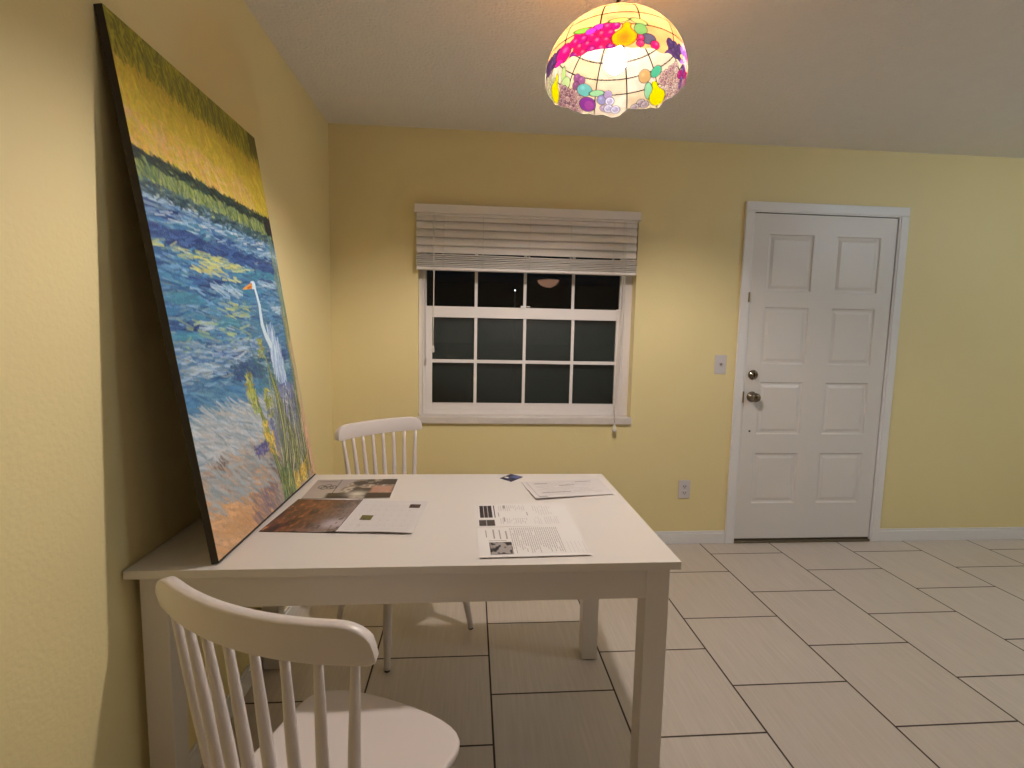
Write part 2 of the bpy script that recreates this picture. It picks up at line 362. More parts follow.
# ------------------------------------------------------------------ blind
blind = empty('window_blind', (0.1155, 0.0, 1.97), label='off-white horizontal slat blind raised to the top third of the window', category='blind')
def Bb(bm, x0, x1, y0, y1, z0, z1, mi=0): return box(bm, x0 - 0.1155, x1 - 0.1155, y0, y1, z0 - 1.97, z1 - 1.97, mi)
bm = bmesh.new(); Bb(bm, -0.530, 0.763, -0.066, -0.056, 1.967, 2.0145); Bb(bm, -0.530, -0.524, -0.056, -0.001, 1.967, 2.0145); Bb(bm, 0.757, 0.763, -0.056, -0.001, 1.967, 2.0145)
bmesh.ops.remove_doubles(bm, verts=bm.verts, dist=1e-5)
obj('valance', bm, BLIND, blind, bevel=0.003)
bm = bmesh.new(); Bb(bm, -0.518, 0.750, -0.052, -0.004, 1.955, 2.004); obj('head_rail', bm, BLIND, blind, bevel=0.002)
def slat(zc, tilt, name='slat', sag=0.0, y=-0.030, wid=0.05, seed=0, th=0.0028):
    bm = bmesh.new(); n = 5; m_ = 12
    rows_ = []
    for side in (0, 1):
        for i in range(n + 1):
            t = i / n - 0.5
            row = []
            for j in range(m_ + 1):
                x = -0.521 + 1.273 * j / m_
                cr_ = 0.0026 * (1 - 4 * t * t)
                yy, zz = t * wid, cr_ + (th if side else 0)
                Y = yy * math.cos(tilt) - zz * math.sin(tilt); Z = yy * math.sin(tilt) + zz * math.cos(tilt)
                row.append(bm.verts.new((x - 0.1155, Y + y, Z + zc - 1.97 + sag * math.sin(PI * j / m_ * 2 + seed))))
            rows_.append(row)
    k = n + 1
    for i in range(n):
        for j in range(m_):
            bm.faces.new((rows_[i][j], rows_[i + 1][j], rows_[i + 1][j + 1], rows_[i][j + 1]))
            bm.faces.new((rows_[k + i][j], rows_[k + i][j + 1], rows_[k + i + 1][j + 1], rows_[k + i + 1][j]))
    for j in range(m_):
        bm.faces.new((rows_[0][j], rows_[0][j + 1], rows_[k][j + 1], rows_[k][j])); bm.faces.new((rows_[n][j], rows_[k + n][j], rows_[k + n][j + 1], rows_[n][j + 1]))
    for j in (0, m_):
        for i in range(n): bm.faces.new((rows_[i][j], rows_[i + 1][j], rows_[k + i + 1][j], rows_[k + i][j]))
    return obj(name, bm, BLIND, blind)
for i in range(5):
    slat(1.952 - i * 0.0445, R(70), sag=0.0006, seed=i)
for i in range(7):
    slat(1.7350 - 0.0100 * i, R(random.uniform(-1, 1)), sag=(0.0026, 0.0020, 0.0012, 0.0004, 0.0003, 0.0002, 0.0)[i], y=-0.030 + random.uniform(-0.0025, 0.0025), seed=i * 0.35 + 0.4, th=0.0048)
bm = bmesh.new(); Bb(bm, -0.521, 0.752, -0.054, -0.006, 1.656, 1.672); obj('bottom_rail', bm, BLIND, blind, bevel=0.003)
for x in (-0.366, -0.144, 0.122, 0.361, 0.610):
    bm = bmesh.new(); x -= 0.1155
    tube(bm, [(x, -0.051, -0.01), (x, -0.055, -0.23), (x, -0.0575, -0.30)], 0.0016, 6)
    obj('ladder_cord', bm, CORD, blind)
    bm = bmesh.new()
    pts_ = []
    for i in range(15):
        pts_.append((x + (0.011 if i % 2 else -0.011) * random.uniform(.7, 1.2), -0.0585, -0.226 - 0.0055 * i))
    tube(bm, pts_, 0.0017, 6); obj('cord_knot', bm, CORD, blind)
# pull cords
bm = bmesh.new(); x = -0.424 - 0.1155
tube(bm, [(x, -0.054, -0.01), (x, -0.060, -0.3), (x + 0.002, -0.058, -0.33), (x - 0.002, -0.045, -0.745)], 0.0017, 6); tube(bm, [(x + 0.006, -0.054, -0.01), (x + 0.006, -0.060, -0.3), (x + 0.005, -0.058, -0.33), (x, -0.045, -0.745)], 0.0017, 6)
cd1 = obj('tilt_cord', bm, CORD, blind)
bm = bmesh.new(); lathe(bm, [(0.002, -0.742), (0.006, -0.75), (0.0085, -0.778), (0.005, -0.783), (0.001, -0.784)], 'Z', 12, (x - 0.001, -0.045, 0)); obj('tassel', bm, CORD, cd1)
bm = bmesh.new(); x = 0.668 - 0.1155
tube(bm, [(x, -0.054, -0.01), (x + 0.001, -0.060, -0.30), (x - 0.002, -0.050, -0.55), (x - 0.010, -0.04, -0.85), (x - 0.014, -0.035, -1.05), (x - 0.006, -0.034, -1.20)], 0.0017, 6)
tube(bm, [(x + 0.012, -0.054, -0.01), (x + 0.014, -0.060, -0.30), (x + 0.012, -0.050, -0.55), (x + 0.002, -0.042, -0.85), (x - 0.011, -0.036, -1.05), (x - 0.004, -0.034, -1.20)], 0.0017, 6)
cd2 = obj('lift_cord', bm, CORD, blind)
bm = bmesh.new(); lathe(bm, [(0.002, -1.195), (0.007, -1.207), (0.015, -1.238), (0.013, -1.246), (0.001, -1.247)], 'Z', 12, (x - 0.005, -0.035, 0)); obj('tassel', bm, CORD, cd2)
bm = bmesh.new(); lathe(bm, [(0.001, -1.03), (0.006, -1.033), (0.006, -1.05), (0.001, -1.054)], 'Z', 12, (x - 0.013, -0.036, 0)); obj('cord_stop', bm, CORD, cd2)

# ------------------------------------------------------------------ switch and outlet
sw = empty('light_switch', (1.320, -0.0005, 1.139), label='white toggle light switch plate on yellow wall beside the door', category='light switch')
bm = bmesh.new(); box(bm, -0.037, 0.037, -0.006, 0, -0.0585, 0.0585); obj('wall_plate', bm, PLATE, sw, bevel=0.003)
bm = bmesh.new(); box(bm, -0.005, 0.005, -0.018, -0.006, -0.004, 0.009); obj('toggle', bm, simple('toggle_grey', (0.25, 0.22, 0.2, 1), 0.4), sw, bevel=0.001)
ou = empty('wall_outlet', (1.135, -0.0005, 0.353), label='white duplex power outlet low on the yellow wall left of the door', category='power outlet')
bm = bmesh.new(); box(bm, -0.037, 0.037, -0.006, 0, -0.0585, 0.0585); obj('wall_plate', bm, PLATE, ou, bevel=0.003)
for dz in (-0.02, 0.02):
    bm = bmesh.new(); box(bm, -0.0165, 0.0165, -0.0085, -0.006, dz - 0.014, dz + 0.014); s_ = obj('socket', bm, PLATE, ou, bevel=0.004)
    bm = bmesh.new(); box(bm, -0.009, -0.005, -0.009, -0.0084, dz - 0.004, dz + 0.006); box(bm, 0.005, 0.009, -0.009, -0.0084, dz - 0.004, dz + 0.006)
    lathe(bm, [(0.003, -0.009), (0.003, -0.0084)], 'Y', 10, (0, 0, dz - 0.009)); obj('slot', bm, SLOT, s_)

# ------------------------------------------------------------------ table
TX0, TX1, TY0, TY1, TZ = -1.003, 0.3318, -1.8205, -1.0215, 0.745
tcx, tcy = (TX0 + TX1) / 2, (TY0 + TY1) / 2
tb = empty('dining_table', (tcx, tcy, 0), label='white rectangular dining table with square legs covered in papers', category='table')
hx, hy = (TX1 - TX0) / 2, (TY1 - TY0) / 2
bm = bmesh.new(); box(bm, -hx, hx, -hy, hy, TZ - 0.021, TZ); obj('tabletop', bm, TABLE, tb, bevel=0.0015)
ax, ay, lw = hx - 0.016, hy - 0.030, 0.062
for sx in (-1, 1):
    for sy in (-1, 1):
        bm = bmesh.new(); xa, xb = sorted((sx * ax, sx * (ax - lw))); ya, yb2 = sorted((sy * ay, sy * (ay - lw)))
        box(bm, xa, xb, ya, yb2, 0.003, TZ - 0.0212); lg = obj('leg', bm, TABLE, tb, bevel=0.002)
        bm = bmesh.new(); box(bm, xa + 0.006, xb - 0.006, ya + 0.006, yb2 - 0.006, 0.0, 0.003); obj('foot_pad', bm, RUBBER, lg)
for sy in (-1, 1):
    bm = bmesh.new(); ya, yb2 = sorted((sy * (ay - 0.0015), sy * (ay - 0.020))); box(bm, -(ax - lw), ax - lw, ya, yb2, 0.634, TZ - 0.0212); obj('apron', bm, TABLE, tb)
for sx in (-1, 1):
    bm = bmesh.new(); xa, xb = sorted((sx * (ax - 0.0015), sx * (ax - 0.020))); box(bm, xa, xb, -(ay - lw), ay - lw, 0.634, TZ - 0.0212); obj('apron', bm, TABLE, tb)

# ------------------------------------------------------------------ chairs (local: faces +Y)
def make_chair(name, label):
    c = empty(name, label=label, category='chair', group='white spindle-back chairs at the table')
    # seat outline
    out = []
    half = [(0.0, .2045), (.054, .2035), (.095, .199), (.130, .1925), (.155, .184), (.176, .172), (.191, .156), (.1985, .137), (.1995, .115), (.1965, .08), (.192, .03), (.185, -.05), (.172, -.115), (.155, -.155), (.125, -.180), (.065, -.195), (0.0, -.198)]
    out = half[:-1] + [(-x, y) for x, y in half[::-1]][:-1]
    bm = bmesh.new()
    prof = [(0.90, 0.418), (0.965, 0.424), (0.992, 0.432), (1.0, 0.441), (0.997, 0.4465), (0.985, 0.4495), (0.96, 0.450), (0.80, 0.4475), (0.45, 0.444), (0.1, 0.443)]
    rings = [[bm.verts.new((x * s, y * s, z)) for x, y in out] for s, z in prof]
    n = len(out)
    for a, b in zip(rings, rings[1:]):
        for i in range(n): bm.faces.new((a[i], a[(i + 1) % n], b[(i + 1) % n], b[i]))
    bm.faces.new(rings[0][::-1]); bm.faces.new(rings[-1])
    obj('seat', bm, CHAIR, c, smooth=True)
    # legs, turned and splayed
    for sx in (-1, 1):
        for fx, fy, tx, ty in ((0.2095, 0.2156, 0.135, 0.115), (0.2, -0.215, 0.110, -0.125)):
            bm = bmesh.new()
            top = Vector((sx * tx, ty, 0.425)); bot = Vector((sx * fx, fy, 0.006))
            pts, rr = [], []
            for i in range(13):
                t = i / 12; p = top.lerp(bot, t)
                bow = 0.022 * math.sin(PI * t); p += Vector((sx * bow, bow * (1 if fy > 0 else -1), 0)) * 0.5
                pts.append(p); rr.append(0.0140 + 0.0045 * math.sin(PI * min(1, t * 1.1)) - 0.0012 * t)
            tube(bm, pts, rr, 16); lg = obj('leg', bm, CHAIR, c)
            bm = bmesh.new(); tube(bm, [bot + Vector((0, 0, -0.006)), bot + Vector((0, 0, 0.0005))], 0.011, 12); obj('foot_pad', bm, RUBBER, lg)
    # spindles
    p1, p2 = 0.0524, 0.041
    def topc(x): return -0.1798 - 0.0329 * (1 - (x / (3.5 * p1)) ** 2)
    for i in range(8):
        k = i - 3.5
        t_ = Vector((k * p1, topc(k * p1), 0.843)); b_ = Vector((k * p2, -0.1515 - 0.0246 * (1 - (k / 3.5) ** 2) + 0.012, 0.440))
        bm = bmesh.new(); pts, rr = [], []
        for j in range(11):
            t = j / 10; pts.append(b_.lerp(t_, t)); rr.append(0.0084 + 0.0024 * math.sin(PI * min(1.0, t * 1.1)) - 0.0012 * t)
        tube(bm, pts, rr, 14); obj('spindle', bm, CHAIR, c)
    # bent top rail with rounded shoulders
    bm = bmesh.new(); hw = 0.214; z0, hgt, th = 0.838, 0.064, 0.022; n = 56; rings = []
    for i in range(n + 1):
        q__ = i / n * 2 - 1; x = hw * (0.55 * q__ + 0.45 * math.sin(q__ * PI / 2)); e = min(1.0, (hw - abs(x)) / 0.052)
        topz = z0 + hgt - 0.038 * (1 - math.sqrt(max(0, 1 - (1 - e) ** 2)))
        botz = z0 + 0.006 * (1 - min(1, (hw - abs(x)) / 0.012)) ** 2
        yc = topc(x) - 0.002
        sl = 2 * 0.0329 * x / (3.5 * p1) ** 2; nrm = Vector((-sl, 1, 0)).normalized()
        ring = []
        lean = -0.006
        for u_, v_ in ((-.42, 0), (-.5, .06), (-.5, .94), (-.36, .985), (0, 1.0), (.36, .985), (.5, .94), (.5, .06), (.42, 0)):
            z = botz + (topz - botz) * v_
            ring.append(bm.verts.new((x + nrm.x * u_ * th, yc + nrm.y * u_ * th + lean * v_, z)))
        rings.append(ring)
    for a, b in zip(rings, rings[1:]):
        for k in range(9): bm.faces.new((a[k], a[(k + 1) % 9], b[(k + 1) % 9], b[k]))
    bm.faces.new(rings[0]); bm.faces.new(rings[-1][::-1])
    o = obj('top_rail', bm, CHAIR, c, smooth=True, bevel=0.004, seg=3)
    return c
def copy_tree(o, parent=None):
    c = o.copy(); C.objects.link(c); c.parent = parent
    for ch in list(o.children): copy_tree(ch, c)
    return c
near = make_chair('dining_chair', 'white spindle-back chair in the foreground, seen from behind, tucked at the near side of table')
far_ = copy_tree(near)
near.location = (-0.4568, -2.0716, 0); near.rotation_euler = (0, 0, -0.4286)
far_.location = (-0.4921, -0.8398, 0); far_.rotation_euler = (0, 0, 3.8392)
far_['label'] = 'white spindle-back chair behind the table, facing the camera, below the window left corner'

# ------------------------------------------------------------------ painting
def vnoise(shape, cells, rng):
    gh, gw = cells; g = rng.random((gh + 2, gw + 2))
    y = np.linspace(0, gh, shape[0], endpoint=False); x = np.linspace(0, gw, shape[1], endpoint=False)
    yi, xi = y.astype(int), x.astype(int); fy, fx = (y - yi)[:, None], (x - xi)[None, :]
    fy = fy * fy * (3 - 2 * fy); fx = fx * fx * (3 - 2 * fx)
    a = g[yi][:, xi]; b = g[yi][:, xi + 1]; c = g[yi + 1][:, xi]; d = g[yi + 1][:, xi + 1]
    return (a * (1 - fx) + b * fx) * (1 - fy) + (c * (1 - fx) + d * fx) * fy
class Canvas:
    """colour array indexed by metres: s to the left from the far edge, h upwards"""
    def __init__(s_, wd, ht, px, base):
        s_.W, s_.H, s_.px = int(wd / px), int(ht / px), px
        s_.a = np.ones((s_.H, s_.W, 3)) * np.array(base[:3]); s_.rng = np.random.default_rng(7)
        s_.S = (np.arange(s_.W) + .5)[None, :] * px * np.ones((s_.H, 1)); s_.T = (np.arange(s_.H) + .5)[:, None] * px * np.ones((1, s_.W))
    def mask(s_, m, col, op=1.0):
        k = np.clip(m, 0, 1)[..., None] * op; s_.a = s_.a * (1 - k) + np.array(col[:3]) * k
    def stroke(s_, x0, y0, x1, y1, wd, col, op=0.9, wd2=None):
        wd2 = wd if wd2 is None else wd2; m_ = max(wd, wd2) + s_.px * 2
        i0, i1 = int((min(x0, x1) - m_) / s_.px), int((max(x0, x1) + m_) / s_.px) + 1
        j0, j1 = int((min(y0, y1) - m_) / s_.px), int((max(y0, y1) + m_) / s_.px) + 1
        i0, j0 = max(i0, 0), max(j0, 0); i1, j1 = min(i1, s_.W), min(j1, s_.H)
        if i1 <= i0 or j1 <= j0: return
        X = s_.S[j0:j1, i0:i1]; Y = s_.T[j0:j1, i0:i1]; dx, dy = x1 - x0, y1 - y0; l2 = dx * dx + dy * dy + 1e-9
        t = np.clip(((X - x0) * dx + (Y - y0) * dy) / l2, 0, 1)
        d = np.hypot(X - x0 - t * dx, Y - y0 - t * dy); w_ = wd + (wd2 - wd) * t
        k = (np.clip((w_ - d) / s_.px + 0.5, 0, 1) * op)[..., None]
        s_.a[j0:j1, i0:i1] = s_.a[j0:j1, i0:i1] * (1 - k) + np.array(col[:3]) * k
    def poly(s_, pts, wd, col, op=1.0, wd2=None):
        n = len(pts) - 1; wd2 = wd if wd2 is None else wd2
        for i in range(n):
            s_.stroke(*pts[i], *pts[i + 1], wd + (wd2 - wd) * i / n, col, op, wd + (wd2 - wd) * (i + 1) / n)
    def scatter(s_, n, box_, cols_, ln, wd, ang, jit=0.3, op=0.8, where=None):
        r = s_.rng
        for _ in range(n):
            x = r.uniform(box_[0], box_[1]); y = r.uniform(box_[2], box_[3])
            if where and not where(x, y): continue
            a = ang + r.normal(0, jit); l_ = ln * r.uniform(.4, 1.4) / 2; c = np.array(cols_[r.integers(len(cols_))][:3]) * r.uniform(.8, 1.2)
            s_.stroke(x - math.cos(a) * l_, y - math.sin(a) * l_, x + math.cos(a) * l_, y + math.sin(a) * l_, wd * r.uniform(.5, 1.3), c, op)
c_ = lambda r, g, b: lin(r, g, b)
PW, PH = 0.76, 1.255
cv = Canvas(PW, PH, 0.0022, c_(150, 160, 150))
S, Tt = cv.S, cv.T
def ss(a, b, x):
    b = b if b != a else a + 1e-6
    t = np.clip((x - a) / (b - a), 0, 1)
    return t * t * (3 - 2 * t)
nz = vnoise(S.shape, (14, 8), cv.rng); nz2 = vnoise(S.shape, (60, 22), cv.rng)
# water and lower ground washes
cv.mask(ss(.36, .5, Tt + .1 * nz), c_(62, 108, 142)); cv.mask(ss(.40, .26, Tt + .1 * (nz - .5)), c_(158, 162, 160))
bl_ = Tt - (0.20 + .05 * ss(.3, .7, S)) + .08 * (nz - .5)
cv.mask(ss(0.03, -0.05, bl_), c_(164, 140, 118))
cv.mask(ss(.30, .5, S) * ss(.16, .06, Tt), c_(206, 150, 98)); cv.mask(ss(.06, .0, S) * ss(.30, .15, Tt), c_(215, 155, 112))
# sky
cv.mask(ss(.90, .93, Tt + .02 * nz), c_(205, 172, 48)); cv.mask(ss(1.16, 1.22, Tt + .03 * nz), c_(160, 140, 24))
r_ = cv.rng
SC = cv.scatter
# water: thin broken horizontal dabs in many blues, patches of light and dark
SC(3600, (0, PW, .36, .90), [c_(45, 85, 130), c_(66, 116, 150), c_(34, 62, 105), c_(100, 140, 165), c_(58, 120, 140), c_(135, 160, 172), c_(80, 130, 150), c_(95, 120, 120)], .055, .0032, 0.03, .15, .55)
for k in range(34):
    x = r_.uniform(0, PW); y = r_.uniform(.38, .88); cs_ = [[c_(28, 48, 92), c_(40, 66, 112), c_(52, 84, 130)], [c_(150, 170, 180), c_(180, 188, 186), c_(120, 150, 168)], [c_(56, 120, 140), c_(80, 140, 150), c_(60, 104, 120)]][k % 3]
    SC(40, (x - .08, x + .08, y - .012, y + .012), cs_, .05, .003, r_.uniform(-.15, .15), .12, .55)
SC(260, (0, PW, .81, .885), [c_(150, 168, 178), c_(178, 182, 178), c_(120, 150, 172), c_(60, 98, 140), c_(90, 116, 130)], .045, .0030, -.12, .10, .5)
SC(240, (0.02, PW, .765, .80), [c_(30, 48, 92), c_(40, 64, 112), c_(60, 90, 132)], .07, .0045, -.08, .2, .6)
SC(60, (0.24, PW, .735, .765), [c_(180, 178, 100), c_(190, 190, 130), c_(120, 140, 120)], .05, .0030, -.05, .12, .5)
SC(26, (0.32, .50, .595, .64), [c_(180, 178, 90), c_(160, 172, 100)], .045, .003, .05, .15, .5)
SC(44, (0.36, .60, .70, .76), [c_(190, 176, 70), c_(200, 188, 96)], .04, .0033, .05, .15, .55)
SC(40, (0.36, PW, .50, .58), [c_(170, 180, 110), c_(150, 165, 120)], .05, .003, .05, .25, .5)
SC(360, (0.25, PW, .43, .53), [c_(150, 168, 182), c_(176, 182, 180), c_(66, 100, 146), c_(130, 136, 130), c_(90, 124, 146)], .045, .0032, .08, .15, .5)
SC(150, (0.30, .50, .40, .46), [c_(44, 62, 106), c_(54, 78, 116), c_(60, 100, 104)], .045, .004, .3, .4, .6)
SC(260, (0.28, PW, .34, .40), [c_(56, 104, 140), c_(72, 120, 152), c_(100, 136, 150)], .08, .0035, .30, .15, .6)
SC(120, (0.10, .36, .34, .50), [c_(60, 110, 110), c_(84, 130, 120), c_(70, 98, 110)], .05, .004, .6, .4, .5)
# pale foam and the sandy bank
SC(1300, (0.05, PW, .20, .35), [c_(186, 184, 180), c_(160, 168, 168), c_(200, 192, 182), c_(140, 150, 152), c_(190, 176, 160), c_(118, 140, 150)], .07, .0034, .42, .2, .5)
SC(1100, (0.05, PW, 0, .21), [c_(182, 148, 116), c_(164, 134, 112), c_(202, 156, 112), c_(148, 126, 112), c_(196, 168, 138), c_(150, 150, 144), c_(176, 150, 140)], .07, .004, .6, .25, .5)
SC(500, (0.40, PW, 0, .13), [c_(210, 154, 100), c_(204, 148, 100), c_(218, 164, 112), c_(196, 150, 112)], .07, .0045, .5, .25, .5)
SC(110, (0.36, .54, .005, .09), [c_(120, 104, 120), c_(104, 90, 108), c_(140, 120, 120), c_(140, 116, 104)], .045, .004, .85, .25, .45)
SC(60, (0.24, .40, .08, .15), [c_(120, 96, 92), c_(100, 84, 92)], .05, .004, .8, .3, .45)
SC(12, (0.62, .70, .20, .225), [c_(112, 78, 58), c_(92, 62, 48)], .03, .004, .6, .2, .6)
SC(240, (0.32, PW, .09, .20), [c_(150, 164, 164), c_(172, 174, 168), c_(130, 140, 142), c_(160, 140, 124)], .055, .004, .5, .2, .45)
# sky and hanging foliage
SC(2200, (0, PW, .95, 1.16), [c_(212, 178, 44), c_(222, 188, 64), c_(198, 165, 38), c_(216, 176, 78), c_(190, 170, 50), c_(204, 150, 60)], .035, .0035, 1.2, .6, .45)
SC(260, (0.12, PW, .95, 1.05), [c_(216, 166, 110), c_(220, 156, 84), c_(210, 172, 120)], .04, .004, .8, .6, .45)
SC(1100, (0, PW, 1.17, 1.26), [c_(128, 120, 18), c_(164, 146, 26), c_(98, 96, 18), c_(186, 166, 40), c_(110, 102, 30), c_(140, 128, 40)], .045, .003, 1.45, .4, .65)
SC(90, (0, .06, 1.19, 1.26), [c_(84, 78, 22), c_(102, 92, 28), c_(70, 66, 20)], .05, .0032, 1.5, .25, .7)
# shore band of reeds
cv.mask(ss(.885, .90, Tt + .03 * (nz - .5) - .02 * S) * ss(.965, .95, Tt + .03 * (nz2 - .5)), c_(112, 124, 62))
SC(900, (0, PW, .885, .955), [c_(146, 152, 74), c_(96, 114, 58), c_(165, 162, 90), c_(76, 98, 66), c_(66, 88, 90), c_(130, 140, 90)], .032, .003, 1.35, .35, .65)
SC(260, (0.03, PW, .940, .962), [c_(30, 50, 52), c_(40, 64, 56), c_(24, 36, 40)], .035, .004, .1, .4, .7)
SC(60, (0.0, .055, .915, .95), [c_(22, 24, 34), c_(34, 38, 48)], .03, .006, 1.4, .4, .75)
SC(240, (0, PW, .868, .895), [c_(32, 52, 68), c_(46, 76, 80), c_(70, 96, 100)], .04, .0035, -.1, .35, .6)
# far right strip of the water, hazy greens and peach
SC(200, (0, .05, .45, .88), [c_(120, 140, 110), c_(90, 120, 110), c_(150, 150, 110)], .05, .003, 1.5, .3, .5)
SC(160, (0, .045, .26, .60), [c_(196, 160, 110), c_(176, 160, 110), c_(150, 150, 110)], .06, .003, 1.6, .15, .5)
# egret
white = c_(198, 206, 216)
SC(420, (0.11, .235, .345, .555), [c_(160, 176, 196), c_(180, 192, 208), c_(198, 206, 216), c_(144, 162, 184)], .06, .004, 1.78, .12, .75,
   where=lambda x, y: abs(x - (.150 + .035 * (y - .38) / .15)) < .012 + .028 * math.sin(PI * min(1, max(0, (y - .33) / .24))))
cv.poly([(.247, .700), (.241, .675), (.234, .64), (.239, .60), (.241, .575), (.228, .54), (.205, .51)], .0065, white, 1, .014)
cv.poly([(.262, .702), (.249, .705)], .0125, white, 1)
cv.poly([(.272, .699), (.335, .684)], .0085, c_(220, 148, 50), 1, .002); cv.poly([(.274, .697), (.30, .690)], .003, c_(190, 80, 50), 1); cv.poly([(.266, .706), (.268, .706)], .0035, c_(200, 70, 50), 1)
# reeds and flowers
GREENS = [c_(76, 92, 36), c_(112, 122, 56), c_(150, 150, 78), c_(54, 66, 34), c_(172, 164, 88), c_(92, 106, 62)]
SC(420, (0.05, .28, .04, .27), [c_(170, 162, 150), c_(192, 186, 176), c_(140, 132, 130), c_(110, 106, 104), c_(120, 116, 150)], .04, .003, 1.75, .25, .7)
SC(420, (0.06, .24, .23, .37), [c_(100, 100, 156), c_(120, 118, 168), c_(78, 80, 132), c_(146, 148, 182), c_(112, 114, 124), c_(130, 134, 120)], .018, .004, .8, .9, .7)
SC(240, (0.19, .33, .17, .30), [c_(100, 100, 150), c_(120, 118, 158), c_(78, 80, 128), c_(132, 132, 140)], .016, .004, .8, .9, .65)
SC(70, (0.35, .46, .18, .212), [c_(84, 80, 132), c_(62, 60, 108), c_(120, 118, 156)], .022, .0036, .2, .6, .7)
def fan(n, b0, b1, t0, t1, h0, h1, bend, w1=.0019):
    for i in range(n):
        b = r_.uniform(b0, b1); t = r_.uniform(t0, t1); hh = r_.uniform(h0, h1); hb = r_.uniform(.01, .07); bb = r_.normal(0, bend)
        pts = [(b + (t - b) * k / 6 + bb * math.sin(PI * k / 6), hb + (hh - hb) * k / 6) for k in range(7)]
        cv.poly(pts, w1, np.array(GREENS[r_.integers(6)]) * r_.uniform(.8, 1.15), .8, .0010)
fan(48, .03, .28, .02, .24, .16, .42, .012); fan(26, .02, .10, -.01, .05, .45, .80, .010, .0017); fan(16, .10, .16, .20, .26, .30, .42, .006)
fan(16, .24, .30, .20, .27, .30, .44, .010)
for i in range(14):
    dx = r_.normal(0, .006)
    cv.poly([(.292 + dx * 2, .02), (.335 + dx, .16), (.372 + dx * .6, .30), (.396, .38), (.415, .44)], .0026, np.array(GREENS[r_.integers(6)]), .9, .0014)
    cv.poly([(.262 + dx * 2, .03), (.225 + dx, .20), (.232 + dx, .36), (.262, .46), (.296, .535)], .0026, np.array(GREENS[r_.integers(6)]), .9, .0014)
for cx_, cy_ in ((.405, .36), (.398, .33), (.41, .40), (.425, .37), (.36, .24), (.30, .31), (.31, .34), (.29, .50)):
    SC(34, (cx_ - .018, cx_ + .018, cy_ - .03, cy_ + .03), [c_(156, 162, 72), c_(188, 180, 84), c_(112, 128, 60), c_(140, 120, 60)], .016, .0034, .9, .9, .7)
for cx_, cy_, n_ in ((.335, .19, 44), (.12, .035, 80), (.19, .03, 70), (.26, .045, 50), (.07, .06, 40), (.36, .245, 20)):
    SC(n_, (cx_ - .026, cx_ + .026, cy_ - .022, cy_ + .03), [c_(222, 176, 60), c_(208, 152, 48), c_(232, 198, 104), c_(150, 140, 60)], .020, .0034, 1.8, .7, .75)
SC(120, (0.22, .32, .0, .10), [c_(66, 92, 48), c_(96, 122, 70), c_(132, 148, 90), c_(56, 74, 40)], .04, .0030, 1.75, .3, .75)
SC(180, (0.0, .045, .03, .24), [c_(214, 160, 122), c_(206, 150, 114), c_(220, 172, 134)], .04, .0045, 1.6, .2, .6)
SC(120, (0.0, .030, .22, .52), [c_(206, 160, 118), c_(196, 162, 120), c_(170, 150, 110)], .05, .0035, 1.6, .15, .5)
for i in range(46):
    b = r_.uniform(.03, .28); t = b * .72 + r_.uniform(-.03, .05); hh = r_.uniform(.10, .36); h0 = r_.uniform(0.02, .12)
    cv.poly([(b, h0), ((b + t) / 2 + r_.normal(0, .006), (h0 + hh) / 2), (t, hh)], .0016, [c_(40, 50, 24), c_(205, 195, 130), c_(60, 66, 40), c_(220, 206, 170), c_(34, 40, 30)][i % 5], .85, .0011)
SC(60, (0.03, .09, .03, .30), [c_(96, 100, 60), c_(130, 120, 70), c_(60, 70, 50)], .06, .0020, 1.62, .1, .7)
cv.a = cv.a * (0.90 + 0.20 * cv.rng.random(cv.a.shape[:2])[..., None])
# pigments are stronger than they look under the warm lamp
cv.a = np.clip(cv.a / np.array([.93, .80, .66]), 0, .9)
def grid_mesh(name, H_, W_, co, cols_, mat_, parent=None, closed_u=False, attrs=None):
    me = bpy.data.meshes.new(name); nv = H_ * W_
    me.vertices.add(nv); me.vertices.foreach_set('co', np.asarray(co, dtype=np.float32).reshape(-1))
    j, i = np.meshgrid(np.arange(H_ - 1), np.arange(W_ if closed_u else W_ - 1), indexing='ij')
    i2 = (i + 1) % W_
    q = np.stack([j * W_ + i, j * W_ + i2, (j + 1) * W_ + i2, (j + 1) * W_ + i], -1).reshape(-1, 4)
    me.loops.add(q.size); me.loops.foreach_set('vertex_index', q.reshape(-1).astype(np.int32))
    me.polygons.add(len(q)); me.polygons.foreach_set('loop_start', (np.arange(len(q)) * 4).astype(np.int32))
    me.polygons.foreach_set('use_smooth', np.ones(len(q), dtype=bool))
    me.update(calc_edges=True)
    for an, ac in (attrs or {'paint': cols_}).items():
        at = me.color_attributes.new(an, 'FLOAT_COLOR', 'POINT')
        ac = np.concatenate([np.asarray(ac).reshape(-1, 3), np.ones((nv, 1))], 1)
        at.data.foreach_set('color', ac.astype(np.float32).reshape(-1))
    me.materials.append(mat_)
    o = bpy.data.objects.new(name, me); C.objects.link(o)
    if parent: o.parent = parent
    return o
